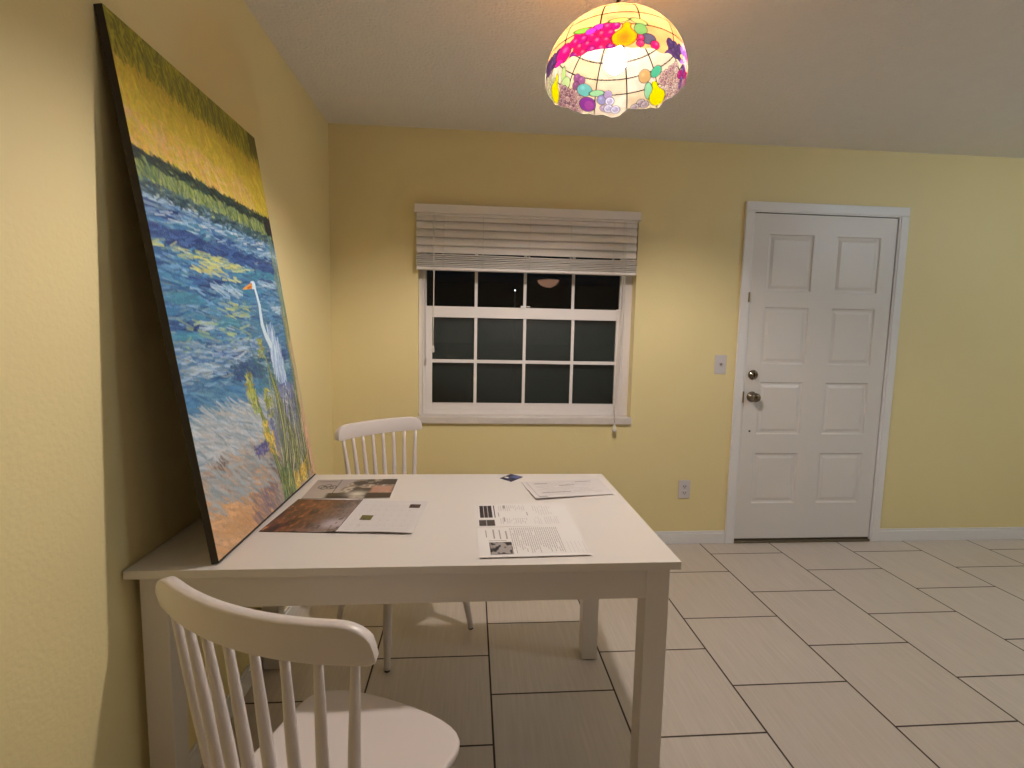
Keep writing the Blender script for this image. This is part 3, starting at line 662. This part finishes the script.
# canvas box leans on the left wall, its foot on the table
pt = empty('painting', (-0.800, -1.035, TZ), label='large canvas painting of a white egret among reeds leaning on the left wall', category='painting')
ln_ = math.atan(0.154)
up = Vector((-math.sin(ln_), 0, math.cos(ln_))); back = Vector((-math.cos(ln_), 0, -math.sin(ln_)))
ddir = Vector((0, -1, 0))
base0 = Vector((0, 0, 0.0008))
TH = 0.018
gs = np.linspace(0, PW, cv.W); gh_ = np.linspace(0.006, PH, cv.H)  # dark canvas edge left showing along the foot as a painted shadow line
upa, dda = np.array(up), np.array(ddir)
co = np.array(base0) + gh_[:, None, None] * upa + gs[None, :, None] * dda
lift = np.array([0, 0, 0.0])
co = co + np.array([0.0, 0, 0.003])
o = grid_mesh('painted_surface', cv.H, cv.W, co, cv.a, OIL, pt)
bm = bmesh.new()
def P3(s, h, b): return base0 + Vector((0, 0, 0.003)) + ddir * s + up * h + back * b
vv = [bm.verts.new(P3(s, h, b)) for b in (0.0006, TH) for s, h in ((0, 0), (PW, 0), (PW, PH), (0, PH))]
for f in ((0, 1, 2, 3), (7, 6, 5, 4), (0, 4, 5, 1), (1, 5, 6, 2), (2, 6, 7, 3), (3, 7, 4, 0)): bm.faces.new([vv[i] for i in f])
obj('canvas_frame', bm, simple('dark_canvas_edge', (0.05, 0.04, 0.03, 1), 0.8, var=0.3, vscale=30), pt)

# ------------------------------------------------------------------ papers on the table
def paper(name, label, cat, quad, z, th, mat_, group=None):
    """quad: far-left, far-right, near-right, near-left (world x, y); returns empty + mapper (u right, v towards viewer)"""
    cx_ = sum(p[0] for p in quad) / 4; cy_ = sum(p[1] for p in quad) / 4
    e = empty(name, (cx_, cy_, z), label=label, category=cat)
    if group: e['group'] = group
    q = [Vector((p[0] - cx_, p[1] - cy_, 0)) for p in quad]
    def mp(u, v, dz=0.0): return (q[0] * (1 - u) + q[1] * u) * (1 - v) + (q[3] * (1 - u) + q[2] * u) * v + Vector((0, 0, th + dz))
    return e, mp
def sheet(name, e, mp, th, mat_, u0=0, u1=1, curl=None, n=10):
    bm = bmesh.new(); cu_ = curl or (lambda u, v: 0.0)
    top = [[bm.verts.new(mp(u0 + (u1 - u0) * i / n, j / n, cu_(u0 + (u1 - u0) * i / n, j / n))) for i in range(n + 1)] for j in range(n + 1)]
    bot = [[bm.verts.new(v.co - Vector((0, 0, th))) for v in r__] for r__ in top]
    for j in range(n):
        for i in range(n):
            bm.faces.new((top[j][i], top[j][i + 1], top[j + 1][i + 1], top[j + 1][i])); bm.faces.new((bot[j][i], bot[j + 1][i], bot[j + 1][i + 1], bot[j][i + 1]))
    edge = [(0, i) for i in range(n)] + [(j, n) for j in range(n)] + [(n, n - i) for i in range(n)] + [(n - j, 0) for j in range(n)]
    for a, b in zip(edge, edge[1:] + edge[:1]):
        bm.faces.new((top[a[0]][a[1]], top[b[0]][b[1]], bot[b[0]][b[1]], bot[a[0]][a[1]]))
    return obj(name, bm, mat_, e)
def marks(name, e, mp, rects, mat_, curl=None):
    """prints ink on the page: adds its faces to the page's own mesh"""
    page = [c for c in e.children if c.name.split('.')[0] in ('page', 'date_page', 'folded_sheet', 'card_body')][0]
    bm = bmesh.new(); bm.from_mesh(page.data); cu_ = curl or (lambda u, v: 0.0)
    if mat_.name not in [m.name for m in page.data.materials]: page.data.materials.append(mat_)
    mi = [m.name for m in page.data.materials].index(mat_.name)
    for u0, v0, u1, v1 in rects:
        n = max(1, int((u1 - u0) / 0.1), int((v1 - v0) / 0.1))
        for i in range(n):
            for j in range(n):
                a, b, c, d = u0 + (u1 - u0) * i / n, v0 + (v1 - v0) * j / n, u0 + (u1 - u0) * (i + 1) / n, v0 + (v1 - v0) * (j + 1) / n
                bm.faces.new([bm.verts.new(mp(p, q_, cu_(p, q_) + 0.0003)) for p, q_ in ((a, d), (c, d), (c, b), (a, b))]).material_index = mi
    bm.to_mesh(page.data); bm.free()
def textlines_v(u0, u1, v0, v1, n, wd=0.35, dens=0.85):
    """lines of words that run towards the viewer (page turned sideways)"""
    out = []
    for i in range(n):
        u = u0 + (u1 - u0) * i / max(1, n - 1); v = v0; end = v1 - random.random() * (v1 - v0) * 0.25
        while v < end:
            l_ = random.uniform(.04, .13)
            if random.random() < dens: out.append((u, v, u + wd * (u1 - u0) / n, min(v + l_, v1)))
            v += l_ + 0.012
    return out
def textlines_h(u0, u1, v0, v1, n, wd=0.4, dens=0.85):
    out = []
    for i in range(n):
        v = v0 + (v1 - v0) * i / max(1, n - 1); u = u0; end = u1 - random.random() * (u1 - u0) * 0.25
        while u < end:
            l_ = random.uniform(.04, .13)
            if random.random() < dens: out.append((u, v, min(u + l_, u1), v + wd * (v1 - v0) / n))
            u += l_ + 0.012
    return out
TT = TZ + 0.0002
# printed picture sheets: painted grids
def picture(name, e, mp, u0, u1, paintf, curl=None, dz=0.0004, v0=0.0, v1=1.0, n=(70, 100)):
    cu_ = curl or (lambda u, v: 0.0)
    Hn, Wn = n; co_ = np.zeros((Hn, Wn, 3)); 
    for j in range(Hn):
        for i in range(Wn):
            u, v = u0 + (u1 - u0) * i / (Wn - 1), v0 + (v1 - v0) * j / (Hn - 1)
            co_[j, i] = mp(u, v, cu_(u, v) + dz)
    U, V = np.meshgrid(np.linspace(0, 1, Wn), np.linspace(0, 1, Hn))
    return grid_mesh(name, Hn, Wn, co_[::-1], paintf(U, V)[::-1], PRINT, e)
rng = np.random.default_rng(3)
def mixc(a, b, k): return a * (1 - k[..., None]) + np.array(b[:3]) * k[..., None]
# wall calendar opened flat: dark photograph half + date-grid half
cal, cmp_ = paper('wall_calendar', 'calendar lying open at the table left end, dark autumn photo beside white date grid', 'calendar',
                  [(-0.772, -1.319), (-0.342, -1.349), (-0.363, -1.626), (-0.789, -1.594)], TT, 0.0012, PAPERG)
ccurl = lambda u, v: 0.006 * math.exp(-((v - 1) / .10) ** 2) * math.exp(-((u - .80) / .3) ** 2) * (1 if u > .5 else 0.3) + 0.0035 * math.exp(-((u - 0.5) / .06) ** 2)
sheet('photo_page', cal, cmp_, 0.001, INK, 0, 0.5, ccurl); sheet('date_page', cal, cmp_, 0.001, PAPERG, 0.5, 1.0, ccurl)
def autumn(U, V):
    n1 = vnoise(U.shape, (5, 7), rng); n2 = vnoise(U.shape, (16, 30), rng); n3 = vnoise(U.shape, (40, 60), rng)
    a = np.ones(U.shape + (3,)) * np.array(c_(104, 70, 52)[:3])
    a = mixc(a, c_(156, 88, 52), ss(.35, .8, n2 * .6 + n1 * .5) * ss(1.0, .3, U)); a = mixc(a, c_(66, 44, 38), ss(.5, .8, n1))
    a = mixc(a, c_(198, 142, 92), ss(.72, .9, n3 * .5 + n2 * .5) * ss(.9, .3, U)); a = mixc(a, c_(142, 124, 128), ss(.45, .95, U * .8 + V * .2 + .25 * (n2 - .5)))
    a = mixc(a, c_(186, 172, 184), ss(.62, .85, U) * ss(.55, .75, V) * ss(.95, .8, V)); a = mixc(a, c_(78, 60, 60), ss(.65, .8, n2) * ss(.4, .7, U) * .8)
    return a
picture('autumn_photo', cal, cmp_, 0.004, 0.497, autumn, ccurl)
rects = []
for i in range(8): rects.append((0.55 + 0.40 * i / 7, 0.16, 0.551 + 0.40 * i / 7, 0.93))
for j in range(6): rects.append((0.55, 0.16 + 0.77 * j / 5, 0.951, 0.163 + 0.77 * j / 5))
for i in range(7):
    for j in range(5): rects.append((0.558 + 0.40 * i / 7, 0.18 + 0.77 * j / 5, 0.566 + 0.40 * i / 7, 0.20 + 0.77 * j / 5))
marks('date_grid', cal, cmp_, rects, LINK, ccurl)
marks('small_picture', cal, cmp_, [(0.585, 0.50, 0.665, 0.64)], OLIVEP, ccurl); marks('small_picture', cal, cmp_, [(0.88, 0.12, 0.96, 0.24)], REDP, ccurl)
# magazine
mag, mmp = paper('magazine', 'magazine page with black, white and brown pictures behind the open calendar', 'magazine',
                 [(-0.772, -1.103), (-0.477, -1.094), (-0.473, -1.313), (-0.765, -1.316)], TT, 0.0022, PAPERG)
sheet('pages', mag, mmp, 0.002, PAPERG)
def magpic(U, V):
    n1 = vnoise(U.shape, (5, 9), rng); n2 = vnoise(U.shape, (18, 26), rng)
    a = np.ones(U.shape + (3,)) * np.array(c_(168, 156, 158)[:3])
    a = mixc(a, c_(190, 176, 168), ss(.2, .8, V) * .6)
    pic = ss(.36, .40, U + .25 * (V - .5) * (V < .5))
    a = mixc(a, c_(120, 96, 78), pic * .75); a = mixc(a, c_(52, 38, 34), pic * ss(.50, .62, n1)); a = mixc(a, c_(196, 182, 166), pic * ss(.60, .72, n2 * .6 + (1 - n1) * .45))
    a = mixc(a, c_(50, 36, 32), ss(.72, .76, V) * ss(.22, .28, U) * ss(.52, .46, U)); a = mixc(a, c_(206, 196, 182), np.exp(-((U - .60) / .11) ** 2 - ((V - .80) / .13) ** 2) * 1.2)
    a = mixc(a, c_(190, 140, 122), ss(.05, 0, np.abs(U - .86) - .10 + .1 * V * 0) * ss(.36, .44, V) * ss(.80, .70, V) * .9)
    a = mixc(a, c_(44, 32, 32), ss(.80, .82, U) * ss(.33, .30, V)); a = mixc(a, c_(48, 32, 30), ss(.68, .72, U) * ss(.72, .78, V))
    # script heading squiggle in the left panel
    for k in range(5):
        cu2 = .12 + .035 * k; rr = np.hypot((U - cu2) * 1.3, (V - .42 - .06 * math.sin(k * 2.3)) * .55); a = mixc(a, c_(60, 50, 60), ss(.010, .004, np.abs(rr - .045)))
    for k in range(6): a = mixc(a, c_(96, 86, 92), ss(.014, .008, np.abs(V - .12 - k * .0)) * (k == 0) * ss(.04, .05, U) * ss(.26, .25, U))
    a = mixc(a, c_(70, 62, 70), ss(.006, .003, np.abs(U - .30)) * ss(.85, .80, V))
    return a
picture('cover_picture', mag, mmp, 0.004, 0.996, magpic)
# blue card
card, kmp = paper('gift_card', 'small dark blue card near the far edge of the table', 'card', [(-0.040, -1.024), (0.004, -1.066), (-0.047, -1.128), (-0.088, -1.084)], TT, 0.001, INK)
sheet('card_body', card, kmp, 0.0009, simple('navy_card', (0.028, 0.022, 0.065, 1), 0.3, var=0.3, vscale=40)); marks('blue_panel', card, kmp, [(0.35, 0.1, 0.95, 0.5)], simple('blue_print', (0.10, 0.12, 0.30, 1), 0.3))
marks('white_stripe', card, kmp, [(0.10, 0.58, 0.42, 0.74)], PAPER)
# folded newsletter at the right
nl, nmp = paper('newsletter', 'folded white newsletter sheet of small print at the far right table corner', 'paper', [(-0.010, -1.139), (0.300, -1.092), (0.306, -1.288), (0.021, -1.345)], TT, 0.002, PAPER)
ncurl = lambda u, v: 0.006 * v * v * (1 - 0.9 * u)
sheet('folded_sheet', nl, nmp, 0.0012, PAPERG, curl=ncurl)
marks('print_lines', nl, nmp, textlines_h(.12, .9, .10, .80, 11, .45, .8), LINK, ncurl)
marks('headline', nl, nmp, [(.14, .14, .30, .19), (.14, .70, .5, .74), (.42, .30, .62, .35), (.66, .14, .86, .18), (.05, .90, .16, .96)], GINK, ncurl); marks('fold_shadow_line', nl, nmp, [(0.055, 0.04, 0.062, 0.93)], GINK, ncurl)
# form with dark blocks
fm, fmp = paper('printed_form', 'white printed sheet with two dark blocks at its left, middle of the table', 'paper', [(-0.186, -1.386), (0.112, -1.372), (0.110, -1.575), (-0.183, -1.578)], TT, 0.0006, PAPER)
sheet('page', fm, fmp, 0.0004, PAPER)
marks('dark_block', fm, fmp, [(.045, .07, .085, .62), (.09, .07, .125, .62), (.135, .07, .175, .62), (.195, .07, .205, .62)], INK); marks('dark_block', fm, fmp, [(.03, .72, .10, .96), (.11, .72, .19, .96)], simple('brown_grey_print', (0.09, 0.07, 0.06, 1), 0.6, var=0.4, vscale=200))
marks('block_stripe', fm, fmp, [(.126, .07, .134, .62), (.10, .72, .11, .96)], GINK)
marks('print_lines', fm, fmp, textlines_v(.25, .52, .08, .34, 13, .4) + textlines_v(.25, .52, .66, .90, 13, .4) + textlines_v(.62, .80, .12, .55, 8, .3) + textlines_v(.60, .84, .62, .92, 12, .3), LINK)
marks('bold_words', fm, fmp, [(.30, .07, .325, .22), (.285, .62, .30, .80), (.235, .40, .245, .58), (.54, .40, .55, .55)], GINK)
# letter
lt, lmp = paper('printed_letter', 'white letter with small dark picture at its lower left, nearest sheet on table', 'paper', [(-0.183, -1.585), (0.112, -1.572), (0.110, -1.779), (-0.176, -1.787)], TT + 0.0001, 0.0006, PAPER)
lcurl = lambda u, v: 0.003 * max(0, (v - .8) / .2) ** 2
sheet('page', lt, lmp, 0.0004, PAPER, curl=lcurl)
marks('text_lines', lt, lmp, textlines_v(.32, .78, .04, .88, 24, .3, .95), GINK, lcurl); marks('text_lines', lt, lmp, textlines_v(.83, .98, .55, .9, 5, .12), LINK, lcurl)
marks('heading', lt, lmp, [(.08, .10, .09, .35), (.15, .08, .165, .40), (.21, .10, .222, .42), (.27, .14, .285, .42), (.10, .46, .27, .475)], GINK, lcurl)
def halftone(U, V):
    n1 = vnoise(U.shape, (7, 9), rng); n2 = vnoise(U.shape, (3, 4), rng)
    a = np.ones(U.shape + (3,)) * np.array(c_(165, 158, 156)[:3]); a = mixc(a, c_(45, 40, 42), ss(.45, .6, n1 * .6 + n2 * .4)); return mixc(a, c_(60, 56, 58), ss(.05, .02, np.minimum(U, np.minimum(V, 1 - V))) * .8)
picture('small_photo', lt, lmp, 0.10, 0.31, halftone, lcurl, v0=0.52, v1=0.90, n=(40, 50))

# ------------------------------------------------------------------ stained glass pendant lamp
LC = Vector((0.228, -1.38, 2.098)); LR = 0.214
lamp = empty('pendant_lamp', LC, label='domed stained glass pendant lamp with fruit pattern hanging over the table', category='lamp')
def rim_el(az):
    az = az % 360
    b = -4.0 - 1.6 * np.abs(np.sin(np.radians(az * 9))) - 1.2 * np.abs(np.sin(np.radians(az * 14.5 + 20)))
    for a0, wd, dp in ((140, 6, -3.5), (33, 6, -3.5), (100.4, 7, -1.5), (78, 6, -2.5), (72, 6, -2.5)): b = b + dp * np.exp(-((az - a0) / wd) ** 2)
    b = b + 3.0 * np.exp(-((az - 59) / 10.0) ** 4)
    return b
WN, HN = 760, 150
AZ = np.linspace(0, 360, WN, endpoint=False)[None, :] * np.ones((HN, 1)); tt = np.linspace(0, 1, HN)[:, None]
EL = rim_el(AZ) + (84 - rim_el(AZ)) * tt ** 1.15
AZs = np.where(AZ > 180, AZ - 360, AZ)
lead = np.array((0.004, 0.004, 0.004))
G_ = 0.062       # overall density of the glass
tr = np.ones(AZ.shape + (3,)) * np.array((0.56, 0.245, 0.085)); re_ = np.ones(AZ.shape + (3,)) * np.array((1.0, 0.86, 0.62))
cell = np.floor((AZ - 3) / 30) * 7 + np.digitize(EL, [14, 28, 43, 57, 70]) * 3
cj = (np.sin(cell * 12.9898) * 43758.5453) % 1.0
tr *= (0.85 + .3 * cj)[..., None]; re_ *= (np.stack([0.95 + .1 * cj, .88 + .16 * cj, .75 + .4 * cj], -1))
swirl = vnoise(AZ.shape, (14, 50), rng); re_ *= (0.88 + .24 * swirl)[..., None]; tr *= (0.8 + .4 * swirl)[..., None]
daz = np.abs(((AZ - 3 + 15) % 30) - 15) * np.cos(np.radians(EL)); linem = ss(.75, .35, daz)
for e_ in (14, 28, 43, 57, 70): linem = np.maximum(linem, ss(.75, .35, np.abs(EL - e_)))
for q_ in (tr, re_): q_[:] = q_ * (1 - linem[..., None]) + lead * linem[..., None]
def put(m, col, edge=None):
    for q_ in (tr, re_): q_[:] = q_ * (1 - m[..., None]) + np.array(col) * m[..., None]
    if edge is not None:
        for q_ in (tr, re_): q_[:] = q_ * (1 - edge[..., None]) + lead * edge[..., None]
def ell(a, e, ra, re2, col, rot=0.0, line=0.35, hl=0.0, ringc=None):
    dx = ((AZs - a + 180) % 360 - 180); dy = EL - e; c, s = math.cos(R(rot)), math.sin(R(rot))
    d = np.hypot((dx * c + dy * s) / ra, (-dx * s + dy * c) / re2); k = min(ra, re2)
    m = ss(1.0 + .2 / k, 1.0 - .2 / k, d); ed = (ss(line, 0, np.abs(d - 1.0) * k) * .9 if line > 0 else 0 * d)
    put(m, col, ed)
    if ringc: put(ss(.45, .1, np.abs(d - .72) * k) * (d < 1), ringc)
    if hl: put(ss(.45, .1, np.hypot(dx / ra - .25, dy / re2 - .3)) * hl, tuple(min(1.2, x * 1.8 + .12) for x in col))
def cluster(a0, a1, e0, e1, r1, cols_, n, seed, hl=.4, ringc=None):
    g = random.Random(seed); pts = []
    st = r1 * 1.55; y = e0; k = 0
    while y <= e1:
        x = a0 + (k % 2) * st / 2
        while x <= a1: pts.append((x + g.uniform(-.5, .5), y + g.uniform(-.4, .4))); x += st
        y += st * .85; k += 1
    g.shuffle(pts)
    for x, y in pts[:n]: ell(x, y, r1 * g.uniform(.85, 1.1), r1 * g.uniform(.85, 1.1), cols_[g.randrange(len(cols_))], hl=hl, ringc=ringc, line=.25)
def pear(a, e0, e1, ra, col, lean=0.0, col2=None):
    hgt = e1 - e0; dy = (EL - e0) / hgt; dx = ((AZs - a + 180) % 360 - 180) - lean * (dy - .3)
    prof = ra * np.where(dy < .42, np.sqrt(np.clip(1 - ((dy - .36) / .38) ** 2, 0, 1)), .34 + .66 * np.clip(1 - ss(.40, .78, dy), 0, 1)) * np.sqrt(np.clip((1.0 - dy) / .12, 0, 1)) * (dy > 0)
    sd = prof - np.abs(dx); ok = (dy > -.03) & (dy < 1.02)
    put(ss(-.2, .2, sd) * ok, col)
    if col2 is not None: put(ss(1.0, .1, np.hypot(dx / ra / .8, (dy - .33) / .35)) * ok * (sd > 0), col2)
    put(ss(.55, .1, np.abs(sd)) * ok * (prof > .3), tuple(lead))
MAG = [(.30, .004, .065), (.22, .004, .085), (.34, .006, .05), (.15, .006, .09)]
GRN = (.13, .26, .03); PUR = (.10, .02, .12)
# near side (seen from outside)
cluster(-180, -150, -6, 9, 4.2, [(.03, .012, .035), (.05, .02, .06)], 60, 1, .15)
ell(-148, 1.5, 9, 7.5, (.26, .004, .08), 35, .6, .3); ell(-153, -5, 5, 3.5, (.42, .01, .14))
cluster(-137, -103, -5, 13, 4.4, MAG, 90, 2, .45); ell(-130, 14.5, 10, 2.6, GRN, -15, .5); ell(-118, 14, 4, 3, (.25, .02, .22)); ell(-124, 11.5, 4.5, 3, (.35, .02, .25))
ell(-103, 18, 8, 2.4, (.26, .30, .07), 5, .5); ell(-88, 17, 7, 3, (.22, .26, .08), -20, .5); ell(-87, 9.5, 5, 5.5, (.10, .20, .06), 35, .5)
ell(-81, 2.0, 6, 4.5, (.06, .05, .075), 0, .5); ell(-87.7, 1.8, 3.4, 3.2, (.26, .012, .06), 0, .4, .4); ell(-87.2, -2.4, 3.2, 2.8, (.28, .014, .07), 0, .4, .4); ell(-75.5, -2.0, 3.8, 3.6, (.34, .006, .07), 0, .5, .4)
pear(-99, -5, 16, 9.0, (.70, .20, .002), 3.0, (.70, .11, .006))
cluster(-62, -46, -7, 9, 4.2, [(.04, .02, .06), (.07, .03, .09)], 60, 5, .15)
# far side (its inside is what the opening shows)
cluster(143, 178, -5, 17, 3.4, [(.62, .62, .34), (.55, .50, .32), (.60, .45, .34)], 90, 6, .5)
ell(133, 22, 9, 3, (.55, .78, .25), 60, .4); ell(128, 17, 5, 7, (.62, .82, .35), 20, .4)
cluster(108, 133, -4, 14, 3.1, [(.30, .13, .15), (.38, .18, .20), (.50, .30, .28), (.24, .10, .16)], 90, 7, .6, (.75, .55, .50))
ell(116, 26, 4, 4, (.32, .10, .26), hl=.3); ell(110, 25, 4, 4, (.36, .12, .30), hl=.3); ell(115, 19, 4, 4, (.30, .10, .24), hl=.3)
ell(105, 17, 8.0, 5.8, (.18, .58, .55), 0, .4, .3); ell(92, 15.5, 7.5, 3.0, (.40, .78, .40), -8, .5)
ell(100.2, 3.6, 8.2, 7.4, (.30, .05, .36), 0, .6); ell(98.5, 3.0, 4.5, 4.5, (.45, .08, .40), 0, 0)
ell(86.5, 9.5, 4.6, 4.8, (.30, .28, .55), 0, .5, .5); ell(81, 14.5, 4, 4, (.50, .35, .60), 0, .4); ell(84, 1, 4, 3.6, (.45, .30, .45), 0, .4, .5)
for a, e in ((79, 8), (80, 0.5), (73.5, -1)): ell(a, e, 4.4, 4.4, (.42, .38, .62), 0, .4, .6, (1.1, 1.05, 1.1))
for a, e in ((50, 2), (55.5, -1.5), (46, -1)): ell(a, e, 4.2, 3.8, (.42, .32, .36), 0, .4, .5, (.8, .7, .7))
ell(44, 26, 6.5, 6.2, (.72, .45, .18), 0, .5, .3); ell(31, 26, 7, 4.4, (.10, .55, .32), -15, .5); ell(42, 11.5, 4.2, 8, (.35, .78, .45), 0, .5)
cluster(5, 28, -5, 23, 3.2, [(.46, .26, .22), (.55, .34, .30), (.38, .18, .20), (.62, .45, .40)], 110, 9, .6, (.85, .68, .60))
pear(140, -6, 21, 6.6, (1.0, .88, .0), 3.0); pear(33, -6, 19, 8.5, (1.0, .88, .0), 4.0)
# rest of the rim, round the right side
cluster(-44, 4, -6, 12, 4.0, [(.5, .02, .2), (.2, .08, .3), (.5, .3, .3)], 60, 11, .4); pear(-22, -5, 17, 7, (1.0, .75, .0))
cxyz = np.stack([LR * np.cos(np.radians(EL)) * np.cos(np.radians(AZ)), LR * np.cos(np.radians(EL)) * np.sin(np.radians(AZ)), LR * 0.84 * np.sin(np.radians(EL))], -1)
def dome_mat():
    m = bpy.data.materials.new('leaded_stained_glass'); m.use_nodes = True; nt = m.node_tree; nt.nodes.clear()
    o = N(nt, 'ShaderNodeOutputMaterial'); a = N(nt, 'ShaderNodeAttribute', attribute_name='through'); b = N(nt, 'ShaderNodeAttribute', attribute_name='surface')
    t = N(nt, 'ShaderNodeBsdfTranslucent'); d = N(nt, 'ShaderNodeBsdfDiffuse'); g = N(nt, 'ShaderNodeBsdfGlossy'); g.inputs['Roughness'].default_value = 0.2
    g.inputs[0].default_value = (0.0002, 0.0002, 0.0002, 1)
    L(nt, a.outputs['Color'], t.inputs[0]); L(nt, b.outputs['Color'], d.inputs[0])
    s1 = N(nt, 'ShaderNodeAddShader'); s2 = N(nt, 'ShaderNodeAddShader')
    L(nt, t.outputs[0], s1.inputs[0]); L(nt, d.outputs[0], s1.inputs[1]); L(nt, s1.outputs[0], s2.inputs[0]); L(nt, g.outputs[0], s2.inputs[1]); L(nt, s2.outputs[0], o.inputs[0])
    return m
shade = grid_mesh('lamp_shade', HN, WN, cxyz, None, dome_mat(), lamp, closed_u=True, attrs={'through': tr * 0.125, 'surface': re_ * 0.032})
bm = bmesh.new(); lathe(bm, [(0.001, 0.1835), (0.012, 0.1835), (0.020, 0.1815), (0.024, 0.178), (0.024, 0.176), (0.001, 0.176)], 'Z', 32)
obj('vase_cap', bm, BRONZE, lamp)
bm = bmesh.new(); lathe(bm, [(0.006, 0.1765), (0.006, 0.146), (0.017, 0.145), (0.018, 0.112), (0.013, 0.108), (0.001, 0.108)], 'Z', 24)
obj('socket', bm, simple('dark_socket', (0.10, 0.08, 0.06, 1), 0.5), lamp)
bm = bmesh.new(); lathe(bm, [(0.001, 0.107), (0.012, 0.107), (0.013, 0.095), (0.025, 0.080), (0.033, 0.062), (0.034, 0.050), (0.029, 0.034), (0.017, 0.022), (0.001, 0.0185)], 'Z', 24)
obj('bulb', bm, emis('lit_bulb', (1.0, 0.885, 0.80), BULB), lamp)
bm = bmesh.new(); lathe(bm, [(0.001, 0.183), (0.013, 0.183), (0.015, 0.190), (0.010, 0.198), (0.012, 0.206), (0.006, 0.214), (0.001, 0.2145)], 'Z', 20); obj('hanging_loop', bm, BRONZE, lamp)
bm = bmesh.new()
z = 0.2035; k = 0
def link(bm, c, ang):
    pts = []
    for i in range(17):
        a = 2 * PI * i / 16; x = 0.0065 * math.cos(a); zz = 0.011 * math.sin(a); pts.append(Vector((x * math.cos(ang), x * math.sin(ang), c + zz)))
    tube(bm, pts, 0.0017, 8, cap=False)
c0 = z + 0.010
while c0 < 0.328: link(bm, c0, (k % 2) * PI / 2); c0 += 0.018; k += 1
tube(bm, [(0.004, 0.002, 0.181), (0.006, -0.003, 0.27), (0.0, 0.006, 0.325)], 0.0022, 8)
obj('chain', bm, BRONZE, lamp)
bm = bmesh.new(); lathe(bm, [(0.001, 0.3385), (0.062, 0.3385), (0.062, 0.334), (0.045, 0.324), (0.014, 0.318), (0.001, 0.3175)], 'Z', 32); obj('ceiling_canopy', bm, BRONZE, lamp)

# ------------------------------------------------------------------ bowl light behind the camera, and two added globes that fill the room
bl = empty('bowl_ceiling_light', (1.31, -7.03, 2.44), label='bowl-shaped ceiling light reflected in the dark upper window pane', category='ceiling light')
bm = bmesh.new(); lathe(bm, [(0.001, -0.235), (0.05, -0.232), (0.12, -0.205), (0.185, -0.155), (0.222, -0.095), (0.218, -0.09), (0.001, -0.088)], 'Z', 32); obj('glass_bowl', bm, emis('lit_bowl_glass', (1.0, 0.52, 0.33), BOWL), bl)
bm = bmesh.new(); lathe(bm, [(0.001, -0.086), (0.02, -0.086), (0.02, -0.02), (0.07, -0.015), (0.07, -0.001), (0.001, -0.001)], 'Z', 24); obj('stem', bm, BRONZE, bl)
def fill_light(name, loc, label, matn, col, st):
    e = empty(name, loc, label=label, category='ceiling light')
    bm = bmesh.new(); lathe(bm, [(0.001, -0.255)] + [(0.115 * math.sin(R(k)), -0.155 - 0.10 * math.cos(R(k))) for k in range(10, 160, 10)] + [(0.045, -0.060), (0.001, -0.059)], 'Z', 32); obj('fill_globe', bm, emis(matn, col, st), e)
    bm = bmesh.new(); lathe(bm, [(0.001, -0.058), (0.050, -0.058), (0.050, -0.030), (0.075, -0.022), (0.075, -0.001), (0.001, -0.001)], 'Z', 32); obj('fitter', bm, BRONZE, e)
fill_light('entry_fill_light', (3.35, -1.9, 2.44), 'unseen globe light added to the right of the white door for cool fill', 'cool_fill_glow', (0.70, 0.86, 1.0), ENTRY_FILL)
fill_light('kitchen_fill_light', (2.7, -4.6, 2.44), 'unseen globe light added behind the camera for warm ambient fill', 'warm_fill_glow', (1.0, 0.84, 0.68), KITCHEN_FILL)

# ------------------------------------------------------------------ outside in the dark
bm = bmesh.new(); box(bm, -30, 30, 0.6, 60, -0.5, -0.25); struct('ground', bm, SOIL)
yl = empty('yard_lamp', (1.037, 12.0, -0.25), label='tiny white outdoor lamp glowing far off in the dark behind the window', category='outdoor lamp')
bm = bmesh.new(); lathe(bm, [(0.04, 0), (0.04, 0.02), (0.025, 0.05), (0.02, 2.742), (0.001, 2.744)], 'Z', 12); obj('pole', bm, simple('lamp_post_metal', (0.15, 0.17, 0.25, 1), 0.5), yl)
bm = bmesh.new(); lathe(bm, [(0.001, 2.745), (0.012, 2.75), (0.018, 2.765), (0.012, 2.78), (0.001, 2.784)], 'Z', 12); obj('globe', bm, emis('lit_globe', (0.85, 0.9, 1.0), 8.0), yl)
